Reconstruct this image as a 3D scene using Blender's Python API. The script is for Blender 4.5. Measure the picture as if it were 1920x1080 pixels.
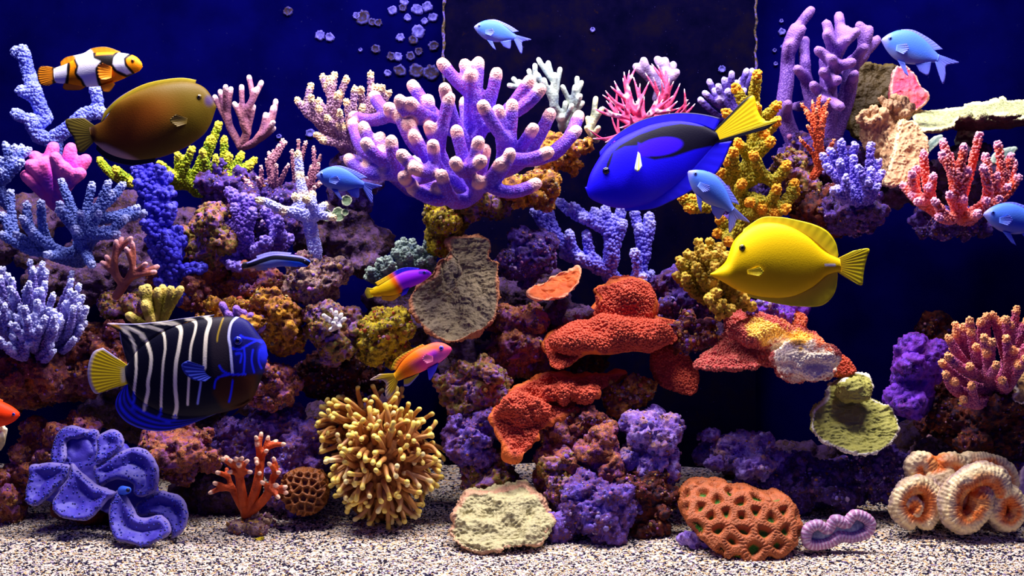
import bpy, math, random
import numpy as np
from mathutils import Vector, Quaternion
from mathutils.geometry import tessellate_polygon

# ---------------------------------------------------------------- camera, world, lamps, exposure
U = 0.0007            # one unit of the working grid (about 0.7 mm) in metres
D = 2400.0            # camera distance to the middle plane of the tank
ZOFF = 520.0          # height of the lens above the tank bottom
sc = bpy.context.scene
for o in list(bpy.data.objects): bpy.data.objects.remove(o)
col = sc.collection
cam_d = bpy.data.cameras.new('camera'); cam = bpy.data.objects.new('camera', cam_d); col.objects.link(cam)
cam.location = (0, -D*U, ZOFF*U); cam.rotation_euler = (math.radians(90), 0, 0)
cam_d.sensor_width = 36; cam_d.lens = 36*D/1920; cam_d.clip_start = 0.01; cam_d.clip_end = 50
sc.camera = cam
world = bpy.data.worlds.new('world'); sc.world = world; world.use_nodes = True
bg = world.node_tree.nodes['Background']; bg.inputs[0].default_value = (0.05, 0.04, 0.45, 1); bg.inputs[1].default_value = 0.42
def area(name, x, Y, z, sx, sy, power, colour, tilt=0):
    d = bpy.data.lights.new(name, 'AREA'); d.shape = 'RECTANGLE'; d.size = sx*U; d.size_y = sy*U
    d.energy = power; d.color = colour
    o = bpy.data.objects.new(name, d); col.objects.link(o)
    o.location = (x*U, Y*U, (z+ZOFF)*U); o.rotation_euler = (math.radians(tilt), 0, 0)
    return o
for i, x in enumerate((-760, 0, 760)):
    area('aquarium_lamp_offscreen', x, -230, 1300, 560, 180, 13.5, (1.0, 0.92, 0.94), 10)   # lamps hanging over the open tank
area('aquarium_lamp_offscreen', -380, 150, 1300, 700, 160, 3.0, (0.62, 0.55, 1.0), 0)
area('aquarium_lamp_offscreen', 380, 150, 1300, 700, 160, 3.0, (0.62, 0.55, 1.0), 0)
sc.view_settings.view_transform = 'Standard'; sc.view_settings.look = 'None'
sc.view_settings.gamma = 1; sc.view_settings.use_curve_mapping = False
sc.view_settings.exposure = 0.08

# ---------------------------------------------------------------- small maths
R = random.Random(7)
def Q(x, y, Y=0.0):
    k = (D+Y)/D
    return np.array([(x-960)*k, Y, (540-y)*k])
def QA(px, py, Y):
    k = (D+Y)/D
    return np.stack([(px-960)*k, np.broadcast_to(Y, px.shape)+0*px, (540-py)*k], 1)
def toW(v): return (np.asarray(v, float)+np.array([0, 0, ZOFF]))*U
def C(h, s=1.0):
    h = h.lstrip('#'); o = []
    for i in (0, 2, 4):
        c = int(h[i:i+2], 16)/255
        o.append((c/12.92 if c <= 0.04045 else ((c+0.055)/1.055)**2.4)*s)
    return np.array(o)
def C4(h): return tuple(C(h))+(1,)
def _hash(i, j, k, s):
    h = (i*374761393+j*668265263+k*2147483647+s*1274126177).astype(np.int64) & 0x7fffffff
    h = (h ^ (h >> 13))*1274126177 & 0x7fffffff
    h = (h ^ (h >> 16))*668265263 & 0x7fffffff
    return (h ^ (h >> 15)) & 0xffffff
def vnoise(p, seed=0):
    f = np.floor(p).astype(np.int64); t = p-f; t = t*t*t*(t*(t*6-15)+10)
    r = 0
    for a in (0, 1):
        wa = t[:, 0] if a else 1-t[:, 0]
        for b in (0, 1):
            wb = t[:, 1] if b else 1-t[:, 1]
            for c in (0, 1):
                wc = t[:, 2] if c else 1-t[:, 2]
                r = r+wa*wb*wc*(_hash(f[:, 0]+a, f[:, 1]+b, f[:, 2]+c, seed)/0xffffff)
    return r*2-1
def fbm(p, octv=4, seed=0, gain=.5):
    r = 0; a = 1.0; q = p.copy()
    for o in range(octv):
        r = r+a*vnoise(q+17.3*o, seed+o); q = q*2.03; a *= gain
    return r
def worley(p, seed=0):
    f = np.floor(p).astype(np.int64); f1 = np.full(len(p), 9.); f2 = np.full(len(p), 9.)
    for a in (-1, 0, 1):
        for b in (-1, 0, 1):
            for c in (-1, 0, 1):
                i, j, k = f[:, 0]+a, f[:, 1]+b, f[:, 2]+c
                q = np.stack([i+_hash(i, j, k, seed)/0xffffff, j+_hash(i, j, k, seed+5)/0xffffff, k+_hash(i, j, k, seed+9)/0xffffff], 1)
                d = np.linalg.norm(q-p, axis=1)
                f2 = np.where(d < f1, f1, np.minimum(f2, d)); f1 = np.minimum(f1, d)
    return f1, f2
def sstep(a, b, x):
    t = np.clip((x-a)/(b-a), 0, 1); return t*t*(3-2*t)
def curve(pts, n=8, closed=False):
    P = [np.asarray(p, float) for p in pts]; out = []; m = len(P)
    for i in range(m if closed else m-1):
        if closed: a, b, c, d = P[i-1], P[i], P[(i+1) % m], P[(i+2) % m]
        else: a, b, c, d = P[max(i-1, 0)], P[i], P[i+1], P[min(i+2, m-1)]
        for t in np.arange(n)/n:
            out.append(.5*((2*b)+(c-a)*t+(2*a-5*b+4*c-d)*t*t+(3*b-a-3*c+d)*t**3))
    if not closed: out.append(P[-1])
    return np.array(out)

# ---------------------------------------------------------------- objects
def tag(o, label=None, cat=None, group=None, kind=None):
    if label: o['label'] = label
    if cat: o['category'] = cat
    if group: o['group'] = group
    if kind: o['kind'] = kind
    return o
def thing(name, base, label, cat, group=None):
    o = bpy.data.objects.new(name, None); col.objects.link(o); o.empty_display_size = .01
    o.location = toW(base); return tag(o, label, cat, group)
def mkmesh(name, V, F, mat, attrs=None, cols=None, smooth=True):
    me = bpy.data.meshes.new(name)
    if isinstance(F, np.ndarray):
        n, k = F.shape
        me.vertices.add(len(V)); me.vertices.foreach_set('co', np.asarray(V, np.float32).ravel())
        me.loops.add(n*k); me.loops.foreach_set('vertex_index', F.astype(np.int32).ravel())
        me.polygons.add(n); me.polygons.foreach_set('loop_start', (np.arange(n)*k).astype(np.int32))
        me.update(calc_edges=True)
    else:
        me.from_pydata([tuple(v) for v in V], [], F)
    if smooth: me.polygons.foreach_set('use_smooth', np.ones(len(me.polygons), bool))
    for k, v in (attrs or {}).items():
        a = me.attributes.new(k, 'FLOAT', 'POINT'); a.data.foreach_set('value', np.asarray(v, np.float32))
    if cols is not None:
        a = me.color_attributes.new('Col', 'FLOAT_COLOR', 'POINT')
        c = np.ones((len(V), 4), np.float32); c[:, :3] = cols; a.data.foreach_set('color', c.ravel())
    me.materials.append(mat); me.update(); return me
def put(name, V, F, mat, parent=None, base=None, **kw):
    """V in grid units (absolute). parent: its thing; base: where its origin lies when top-level"""
    W = toW(V)
    if parent is not None:
        r = parent
        while r.parent: r = r.parent
        loc = np.array(r.location); L = np.zeros(3)
    else:
        loc = toW(base if base is not None else [V[:, 0].mean(), V[:, 1].mean(), V[:, 2].min()]); L = loc
    o = bpy.data.objects.new(name, mkmesh(name, W-loc, F, mat, **kw)); col.objects.link(o)
    o.location = L
    if parent is not None: o.parent = parent
    return o

# raw shapes, all closed: (verts, faces)
def join(parts):
    V = []; F = []; n = 0
    for v, f in parts:
        V.append(v); F += [[i+n for i in q] for q in f]; n += len(v)
    return np.concatenate(V), F
def tube(P, rad, seg=8, closed=False, cap=3):
    P = np.asarray(P, float); rad = np.broadcast_to(np.asarray(rad, float), (len(P),)).copy()
    if not closed and cap:
        t0 = P[0]-P[1]; t0 /= np.linalg.norm(t0)+1e-9; t1 = P[-1]-P[-2]; t1 /= np.linalg.norm(t1)+1e-9
        aa = np.linspace(0, math.pi/2, cap+1)[1:]*.96
        pre = [P[0]+t0*rad[0]*math.sin(a) for a in aa[::-1]]; post = [P[-1]+t1*rad[-1]*math.sin(a) for a in aa]
        rr = [math.cos(a) for a in aa]
        P = np.concatenate([pre, P, post]); rad = np.concatenate([[rad[0]*c for c in rr[::-1]], rad, [rad[-1]*c for c in rr]])
    n = len(P)
    T = (np.roll(P, -1, 0)-np.roll(P, 1, 0)) if closed else np.gradient(P, axis=0)
    T /= np.linalg.norm(T, axis=1)[:, None]+1e-9
    nrm = np.cross(T[0], [0.3, 0.9, 0.2]); nrm /= np.linalg.norm(nrm)+1e-9
    a = np.arange(seg)*2*math.pi/seg; V = []
    for i in range(n):
        nrm = nrm-T[i]*np.dot(nrm, T[i]); nrm /= np.linalg.norm(nrm)+1e-9
        b = np.cross(T[i], nrm)
        V.append(P[i]+rad[i]*(np.cos(a)[:, None]*nrm+np.sin(a)[:, None]*b))
    V = np.concatenate(V); F = []
    for i in range(n if closed else n-1):
        j = (i+1) % n
        for s in range(seg):
            s2 = (s+1) % seg; F.append([i*seg+s, i*seg+s2, j*seg+s2, j*seg+s])
    if not closed: F.append(list(range(seg))[::-1]); F.append([(n-1)*seg+s for s in range(seg)])
    return V, F
def ellipsoid(c, r, seg=14, rings=8, rot=0.0):
    V = [[0, 0, 1]]; F = []
    for i in range(1, rings):
        t = math.pi*i/rings
        for s in range(seg):
            p = 2*math.pi*s/seg; V.append([math.sin(t)*math.cos(p), math.sin(t)*math.sin(p), math.cos(t)])
    V.append([0, 0, -1]); V = np.array(V)*np.asarray(r, float)
    if rot: cr, sr = math.cos(rot), math.sin(rot); V = V@np.array([[cr, 0, -sr], [0, 1, 0], [sr, 0, cr]]).T
    for s in range(seg):
        s2 = (s+1) % seg; F.append([0, 1+s, 1+s2])
        for i in range(rings-2): a = 1+i*seg; F.append([a+s, a+seg+s, a+seg+s2, a+s2])
        a = 1+(rings-2)*seg; F.append([a+s, len(V)-1, a+s2])
    return V+np.asarray(c, float), F
def slab(outline, Yf, thick, dense=4, thickvec=None):
    """solid plate with the given outline; Yf(px,py) is the depth of its face"""
    O = curve(outline, dense, True) if dense > 1 else np.array(outline, float)
    ar = np.sum(O[:, 0]*np.roll(O[:, 1], -1)-np.roll(O[:, 0], -1)*O[:, 1])
    if ar > 0: O = O[::-1]
    Yv = np.array([Yf(x, y) for x, y in O]); A = np.array([Q(x, y, d) for (x, y), d in zip(O, Yv)])
    tv = np.array([0, 1, 0]) if thickvec is None else np.asarray(thickvec, float)
    B = A+tv*thick; n = len(O)
    tri = tessellate_polygon([[Vector((x, -y, 0)) for x, y in O]])
    F = []
    for t in tri:
        a, b, c = t
        cr = (O[b][0]-O[a][0])*(-(O[c][1]-O[a][1]))+(O[b][1]-O[a][1])*(O[c][0]-O[a][0])
        if cr < 0: a, b, c = a, c, b
        F.append([a, b, c]); F.append([n+c, n+b, n+a])
    for i in range(n): j = (i+1) % n; F.append([i, n+i, n+j, j])
    return np.concatenate([A, B]), F

# deferred voxel remeshing: every raw solid is fused in one go
JOBS = []
def fuse(V, F, voxel, smooth, cb):
    me = bpy.data.meshes.new('raw'); me.from_pydata([tuple(v) for v in V], [], F); me.update()
    o = bpy.data.objects.new('raw', me); col.objects.link(o)
    m = o.modifiers.new('r', 'REMESH'); m.mode = 'VOXEL'; m.voxel_size = voxel; m.adaptivity = 0
    if smooth: s = o.modifiers.new('s', 'SMOOTH'); s.factor = .5; s.iterations = smooth
    JOBS.append((o, cb))
def flush():
    dg = bpy.context.evaluated_depsgraph_get(); dg.update(); got = []
    for o, cb in JOBS:
        ev = o.evaluated_get(dg); me = ev.to_mesh()
        V = np.empty(len(me.vertices)*3, np.float32); me.vertices.foreach_get('co', V); V = V.reshape(-1, 3).astype(float)
        L = np.empty(len(me.loops), np.int32); me.loops.foreach_get('vertex_index', L)
        got.append((V, L.reshape(-1, 4), cb)); ev.to_mesh_clear()
    for o, cb in JOBS:
        me = o.data; bpy.data.objects.remove(o); bpy.data.meshes.remove(me)
    JOBS.clear()
    for V, F, cb in got: cb(V, F)
def normals(V, F):
    n = np.cross(V[F[:, 2]]-V[F[:, 0]], V[F[:, 3]]-V[F[:, 1]]); N = np.zeros_like(V)
    for k in range(4):
        for c in range(3): N[:, c] += np.bincount(F[:, k], n[:, c], len(V))
    return N/(np.linalg.norm(N, axis=1)[:, None]+1e-12)
def relax(V, F, it=1, f=.5):
    for _ in range(it):
        S = np.zeros_like(V); c = np.zeros(len(V))
        for k in range(4):
            a = F[:, k]; b = F[:, (k+1) % 4]
            for d in range(3): S[:, d] += np.bincount(a, V[b, d], len(V))+np.bincount(b, V[a, d], len(V))
            c += np.bincount(a, minlength=len(V))+np.bincount(b, minlength=len(V))
        V = V+f*(S/np.maximum(c, 1)[:, None]-V)
    return V

# ---------------------------------------------------------------- materials
class NT:
    def __init__(s, name):
        s.m = bpy.data.materials.new(name); s.m.use_nodes = True; s.t = s.m.node_tree; s.n = s.t.nodes
        s.b = s.n['Principled BSDF']; s.tc = s.n.new('ShaderNodeTexCoord')
    def lk(s, a, b): s.t.links.new(a, b)
    def noise(s, px, detail=3, rough=.55, dist=0.0):
        n = s.n.new('ShaderNodeTexNoise'); n.inputs['Scale'].default_value = 1/(px*U); n.inputs['Detail'].default_value = detail
        n.inputs['Roughness'].default_value = rough; n.inputs['Distortion'].default_value = dist; s.lk(s.tc.outputs['Object'], n.inputs['Vector']); return n.outputs['Fac']
    def vor(s, px, feature='F1', out='Distance', rnd=1.0):
        n = s.n.new('ShaderNodeTexVoronoi'); n.feature = feature; n.inputs['Scale'].default_value = 1/(px*U); n.inputs['Randomness'].default_value = rnd
        s.lk(s.tc.outputs['Object'], n.inputs['Vector']); return n.outputs[out]
    def ramp(s, fac, stops, interp='LINEAR'):
        n = s.n.new('ShaderNodeValToRGB'); n.color_ramp.interpolation = interp; e = n.color_ramp.elements
        while len(e) < len(stops): e.new(.5)
        for i, (p, c) in enumerate(stops): e[i].position = p; e[i].color = tuple(c)[:3]+(1,)
        s.lk(fac, n.inputs[0]); return n.outputs[0]
    def mix(s, fac, a, b, mode='MIX'):
        n = s.n.new('ShaderNodeMix'); n.data_type = 'RGBA'; n.blend_type = mode
        for v, i in ((fac, 0), (a, 6), (b, 7)):
            if isinstance(v, (int, float)): n.inputs[i].default_value = v
            elif isinstance(v, (tuple, list, np.ndarray)): n.inputs[i].default_value = tuple(v)[:3]+(1,)
            else: s.lk(v, n.inputs[i])
        return n.outputs[2]
    def attr(s, name, out='Fac'):
        n = s.n.new('ShaderNodeAttribute'); n.attribute_name = name; return n.outputs[out]
    def math(s, op, a, b=0.0):
        n = s.n.new('ShaderNodeMath'); n.operation = op
        for i, v in ((0, a), (1, b)):
            if isinstance(v, (int, float)): n.inputs[i].default_value = v
            else: s.lk(v, n.inputs[i])
        return n.outputs[0]
    def bump(s, h, strength, dist):
        n = s.n.new('ShaderNodeBump'); n.inputs['Strength'].default_value = strength; n.inputs['Distance'].default_value = dist*U
        s.lk(h, n.inputs['Height']); s.lk(n.outputs[0], s.b.inputs['Normal']); return n
    def done(s, colr, rough=.6, spec=.3):
        if isinstance(colr, (tuple, list, np.ndarray)): s.b.inputs['Base Color'].default_value = tuple(colr)[:3]+(1,)
        else: s.lk(colr, s.b.inputs['Base Color'])
        s.b.inputs['Roughness'].default_value = rough; s.b.inputs['Specular IOR Level'].default_value = spec; return s.m
def coral_mat(name, c1, tip=None, c2=None, bsize=4, bstr=.5, tint=None, rough=.6, npx=30):
    t = NT(name); base = C(c1); second = C(c2) if c2 else base*.62
    k = t.ramp(t.noise(npx, 3), [(.35, base), (.68, second)])
    v = t.vor(bsize)
    if tint: k = t.mix(t.ramp(v, [(.25, (1, 1, 1)), (.6, (0, 0, 0))]), k, C(tint))
    if tip: k = t.mix(t.attr('tip'), k, C(tip))
    inv = t.math('SUBTRACT', 1.0, v)
    if bstr: t.bump(inv, bstr, bsize*.6)
    return t.done(k, rough, .25)
def rock_mat(name, pal, npx=34, rough=.75, fine=7):
    t = NT(name); P = [C(h) for h in pal]; n = len(P)
    a = t.ramp(t.noise(npx, 5, .65, .6), [(.30+.40*i/(n-1), P[i]) for i in range(n)])
    b = t.ramp(t.noise(npx*.37, 4, .7, .4), [(.34+.32*i/(n-1), P[(i*2+1) % n]) for i in range(n)])
    k = t.mix(t.ramp(t.noise(npx*.8, 3), [(.42, (0, 0, 0)), (.58, (1, 1, 1))]), a, b)
    h = t.math('ADD', t.noise(fine, 5, .7), t.math('MULTIPLY', t.vor(fine*1.2), .6))
    t.bump(h, .75, fine*.7)
    return t.done(k, rough, .3)
def vcol_mat(name, rough=.45, spec=.4, bsize=0, bstr=.3):
    t = NT(name); c = t.attr('Col', 'Color')
    if bsize: t.bump(t.vor(bsize), bstr, bsize*.4)
    return t.done(c, rough, spec)
def bumps(V, N, size, rng, spacing, maxn=4000, hf=.9):
    key = np.floor(V/spacing).astype(np.int64); key = key[:, 0]*1000003+key[:, 1]*10007+key[:, 2]
    perm = rng.permutation(len(V)); _, i = np.unique(key[perm], return_index=True); idx = perm[i]
    if len(idx) > maxn: idx = rng.choice(idx, maxn, replace=False)
    P = V[idx]; n = N[idx]; s = size*rng.uniform(.7, 1.25, len(idx)); a = np.cross(n, [0.31, 0.2, 0.93]); a /= np.linalg.norm(a, axis=1)[:, None]+1e-9; b = np.cross(n, a)
    ang = np.arange(6)*math.pi/3; out = []
    for h, w in ((-.15, 1.0), (hf*.62, .84), (hf, .42)):
        out.append(P[:, None]+s[:, None, None]*(h*n[:, None]+w*(np.cos(ang)[None, :, None]*a[:, None]+np.sin(ang)[None, :, None]*b[:, None])))
    W = np.concatenate(out, 1); m = len(idx); F = []
    for r in range(2):
        for q in range(6): F.append([r*6+q, r*6+(q+1) % 6, r*6+6+(q+1) % 6, r*6+6+q])
    F.append([12, 13, 14, 15]); F.append([12, 15, 16, 17])
    F = (np.array(F)[None]+18*np.arange(m)[:, None, None]).reshape(-1, 4)
    return W.reshape(-1, 3), F
# ================================================================ the tank
def box(x0, x1, y0, y1, z0, z1):
    V = np.array([[x, y, z] for x in (x0, x1) for y in (y0, y1) for z in (z0, z1)], float)
    return V, [[0, 1, 3, 2], [4, 6, 7, 5], [0, 4, 5, 1], [2, 3, 7, 6], [0, 2, 6, 4], [1, 5, 7, 3]]
YB = 480.0
t = NT('back_glass')
k = t.ramp(t.noise(160, 4), [(.35, C('#02023c')), (.65, C('#01012a'))])
k = t.mix(t.ramp(t.noise(9, 4, .7), [(.66, (0, 0, 0)), (.74, (1, 1, 1))]), k, C('#151540'))
M_wall = t.done(k, .7, .0)
wall = put('wall_back', *box(-1300, 1300, YB, YB+20, -520, 900), M_wall, smooth=False); tag(wall, 'deep blue back pane of the aquarium', kind='structure')
for nm, x in (('wall_left', -1320), ('wall_right', 1300)):
    w = put(nm, *box(x, x+20, -345, YB+20, -520, 900), M_wall, smooth=False); tag(w, 'dark blue side pane of the aquarium', kind='structure')
# encrusting spots on the back pane: thin ragged discs with a ring
t = NT('spot_crust'); d = t.attr('tip')
k = t.ramp(d, [(0, C('#2c2868')), (.45, C('#1c1430')), (.75, C('#3c3884')), (1, C('#1c1a50'))])
k = t.mix(t.ramp(t.noise(6, 3), [(.45, (0, 0, 0)), (.6, (1, 1, 1))]), k, C('#281a20'))
M_spot = t.done(k, .8, .1)
t = NT('spot_crust_pale'); k = t.ramp(t.noise(7, 3), [(.4, C('#5c56b8')), (.6, C('#38347c'))]); M_spot2 = t.done(k, .8, .1)
def spot(px, py, r, m, parent, Y, th=5):
    c = Q(px, py, Y); r = r*(D+Y)/D; n = 22; V = []; F = []; at = []
    rr = [1+.16*R.uniform(-1, 1) for _ in range(n)]
    prof = [(0, .5), (.35, .45), (.6, .9), (.85, 1.0), (1.0, .0)]
    V.append([c[0], c[1]-th*.5, c[2]]); at.append(0)
    for f, h in prof[1:]:
        for i in range(n):
            a = 2*math.pi*i/n; q = r*f*rr[i]; V.append([c[0]+q*math.cos(a), c[1]-th*h, c[2]+q*math.sin(a)]); at.append(f)
    for i in range(n):
        j = (i+1) % n; F.append([0, 1+j, 1+i])
        for s in range(len(prof)-2): a = 1+s*n; F.append([a+i, a+j, a+n+j, a+n+i])
    return put('encrusting_spot', np.array(V), F, m, parent, attrs={'tip': at})
SP = [(600, 66, 10, 1), (618, 70, 9, 1), (680, 33, 14, 0), (668, 30, 7, 1), (736, 20, 9, 1), (698, 42, 8, 0), (709, 43, 8, 0), (764, 33, 7, 1), (783, 18, 11, 1),
      (801, 13, 10, 1), (812, 33, 9, 1), (784, 60, 13, 1), (775, 75, 9, 0), (750, 70, 8, 1), (704, 92, 9, 0), (734, 106, 9, 0), (746, 107, 9, 1), (770, 105, 9, 0), (750, 132, 12, 0),
      (780, 133, 15, 0), (808, 136, 15, 0), (727, 137, 7, 1), (676, 94, 4, 1), (813, 86, 10, 0), (755, 15, 8, 0), (785, 97, 8, 0), (540, 22, 9, 0), (582, 250, 9, 1), (523, 256, 5, 1), (758, 3, 8, 1), (796, 40, 7, 1)]
for x, y, r, m in SP: spot(x, y, r, (M_spot, M_spot2)[m], wall, YB)
for x, y, r in ((1466, 60, 7), (1468, 88, 5), (1465, 40, 4), (1452, 95, 4), (1454, 120, 4)): spot(x, y, r, M_spot2, wall, YB)
# overflow box standing before the back pane
t = NT('overflow_plastic')
k = t.ramp(t.noise(70, 5, .6), [(.35, C('#020214')), (.5, C('#04031a')), (.68, C('#0a0614'))])
k = t.mix(t.ramp(t.noise(5, 2, .6), [(.70, (0, 0, 0)), (.76, (1, 1, 1))]), k, C('#242050'))
k = t.mix(t.ramp(t.noise(26, 4, .7), [(.64, (0, 0, 0)), (.72, (1, 1, 1))]), k, C('#140a0c'))
M_over = t.done(k, .7, .0)
x0 = Q(832, 0, 430)[0]; x1 = Q(1417, 0, 430)[0]
ob = thing('overflow_box', [(x0+x1)/2, 430, -420], 'dark speckled overflow box rising behind the purple and pink corals', 'overflow box')
put('box_front', *box(x0, x1, 430, YB-1, -430, 900), M_over, ob, smooth=False)
t = NT('seam_crust'); M_seam = t.done(t.ramp(t.noise(12, 5, .7), [(.35, C('#0a0820')), (.5, C('#4a3c1c')), (.6, C('#5648a0')), (.7, C('#2c1c30'))]), .8, .1)
for xx, w in ((x0, 3.5), (x1, 3.0)):
    pts = np.array([[xx+1.6*math.sin(i*1.3)+R.uniform(-1, 1), 428, 700-10*i] for i in range(56)]); V, F = tube(pts, [w*R.uniform(.5, 1.3) for _ in range(56)], 6)
    put('edge_seam', V, F, M_seam, ob)
for x, y, r in ((1111, 56, 5), (1354, 130, 7)): spot(x, y, r, M_spot2, ob, 430)
# sand
def sand_z(x, Y):
    x = np.asarray(x, float); Y = np.asarray(Y, float); p = np.stack([x/210, Y/120, 0*x], 1)
    z = -470+60*np.clip((Y+250)/550, -.3, 1.4)+9*fbm(p, 3, 31)
    z += 10*np.exp(-((x+760)/190)**2-((Y+60)/120)**2)+12*np.exp(-((x-640)/330)**2-((Y+70)/110)**2)
    return z
t = NT('sand')
cell = t.vor(4.6, out='Color'); sep = t.n.new('ShaderNodeSeparateColor'); t.lk(cell, sep.inputs[0])
k = t.ramp(sep.outputs[0], [(0, C('#1c1830')), (.22, C('#2a2440')), (.29, C('#6a5a80')), (.35, C('#d0c0b0')), (.7, C('#e4d8c4')), (.86, C('#d0aa78')), (1, C('#f4ecdc'))], 'CONSTANT')  # dark cells paint in the shade of the gaps between grains
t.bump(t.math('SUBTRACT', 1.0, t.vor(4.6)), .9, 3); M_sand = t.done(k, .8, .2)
nx, ny = 460, 130; xs = np.linspace(-1300, 1300, nx); ys = np.concatenate([[-262], np.linspace(-256, YB+5, ny-1)])
X, Yg = np.meshgrid(xs, ys, indexing='ij'); Yq = Yg-75*np.clip(1-(X/1150)**4, 0, 1)*np.clip((-Yg)/256, 0, 1); Z = sand_z(X.ravel(), Yq.ravel()).reshape(nx, ny); Z += .9*fbm(np.stack([X.ravel()/7, Yg.ravel()/7, Z.ravel()*0], 1), 2, 3).reshape(nx, ny)
Z[:, 0] = -520; Yg = Yg-75*np.clip(1-(X/1150)**4, 0, 1)*np.clip((-Yg)/256, 0, 1)
V = np.stack([X.ravel(), Yg.ravel(), Z.ravel()], 1); I = np.arange(nx*ny).reshape(nx, ny)
F = np.stack([I[:-1, :-1].ravel(), I[1:, :-1].ravel(), I[1:, 1:].ravel(), I[:-1, 1:].ravel()], 1)
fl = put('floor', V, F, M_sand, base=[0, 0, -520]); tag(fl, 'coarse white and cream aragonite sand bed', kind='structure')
# loose grains lying on the sand
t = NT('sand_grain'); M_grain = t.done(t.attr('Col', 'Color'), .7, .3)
rg = np.random.default_rng(4); n = 26000
gy = -320+rg.random(n)**1.25*585; gx = (rg.random(n)*2-1)*960*(D+gy)/D*1.06
gz = sand_z(gx, gy)+.6; gs = rg.uniform(1.4, 3.3, n)
octv = np.array([[1, 0, 0], [0, 1, 0], [-1, 0, 0], [0, -1, 0], [0, 0, 1], [0, 0, -.6]], float)
V = (octv[None]*gs[:, None, None]*rg.uniform(.6, 1.3, (n, 6, 1))); ang = rg.random(n)*6.28; ca, sa = np.cos(ang), np.sin(ang)
V = np.stack([V[:, :, 0]*ca[:, None]-V[:, :, 1]*sa[:, None], V[:, :, 0]*sa[:, None]+V[:, :, 1]*ca[:, None], V[:, :, 2]*.8], 2)+np.stack([gx, gy, gz], 1)[:, None]
of = np.array([[0, 1, 4], [1, 2, 4], [2, 3, 4], [3, 0, 4], [1, 0, 5], [2, 1, 5], [3, 2, 5], [0, 3, 5]])
F = (of[None]+6*np.arange(n)[:, None, None]).reshape(-1, 3)
pal = np.array([C(h) for h in ('#f0e6d4', '#e4d8c4', '#d8c8ae', '#ccaa7c', '#fcf6ea', '#322c48', '#1e1a30', '#b8a8c0', '#f0dca8')]); cc = np.repeat(pal[rg.choice(9, n, p=[.16, .16, .12, .09, .12, .12, .12, .06, .05])], 6, 0)  # the dark tones stand for shade between the pale grains
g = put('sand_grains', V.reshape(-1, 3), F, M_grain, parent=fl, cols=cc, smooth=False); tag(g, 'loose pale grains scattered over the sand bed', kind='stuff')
# ================================================================ live rock
PAL = {
 'rust': ['#1c0c10', '#6a2c12', '#a8561e', '#4a2040', '#c07a3c', '#7a3858'],
 'rustp': ['#140a20', '#5a2438', '#8a4a9a', '#a8561e', '#6c3a78', '#b87848'],
 'purple': ['#180c34', '#4a34a0', '#7a5cd0', '#5a2a70', '#8c6ae0', '#7a4438'],
 'violet': ['#2a1060', '#5a20a8', '#7a34d0', '#6a1c90', '#4434c8'],
 'ochre': ['#3a200c', '#a86a14', '#e0a020', '#8a5418', '#f0b828', '#6a3450'],
 'yellow': ['#4a3c0a', '#a89410', '#d8c018', '#80681c', '#9a8050'],
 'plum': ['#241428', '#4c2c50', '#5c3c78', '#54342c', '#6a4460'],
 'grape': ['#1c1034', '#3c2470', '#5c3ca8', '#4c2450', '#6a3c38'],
 'mix': ['#1c0e28', '#6a4a20', '#8a5cc0', '#a86830', '#5a2c58', '#7a8030'],
 'pale': ['#2c1c20', '#8a6c40', '#c8a888', '#6a3c50', '#b09070', '#8c7098'],
 'lilac': ['#341c54', '#7c5cc4', '#b89cf0', '#8c5c9c', '#d09c70', '#6444b4'],
 'brownred': ['#100614', '#3c140c', '#70280e', '#34103c', '#5c2410'],
}
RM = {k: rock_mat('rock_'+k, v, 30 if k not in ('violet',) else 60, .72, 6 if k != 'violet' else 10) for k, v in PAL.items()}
M_nub = vcol_mat('nub', .6, .4, 3, .5)
_n1 = ['#b060c0', '#7848b8', '#c07838', '#d8a048', '#8c3040', '#e0a0b8', '#5c3070']; _n2 = ['#7c5ce0', '#a088f0', '#5a3cb0', '#c070b0', '#a86838', '#d0b0e8']; _n3 = ['#d89020', '#f0c040', '#a86018', '#c84820', '#b878a0', '#e8d090']
NUB = {k: _n1 for k in PAL}; NUB.update({'purple': _n2, 'violet': _n2, 'grape': _n2, 'lilac': _n2, 'ochre': _n3, 'yellow': _n3+['#b0b020'], 'plum': _n1})
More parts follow.
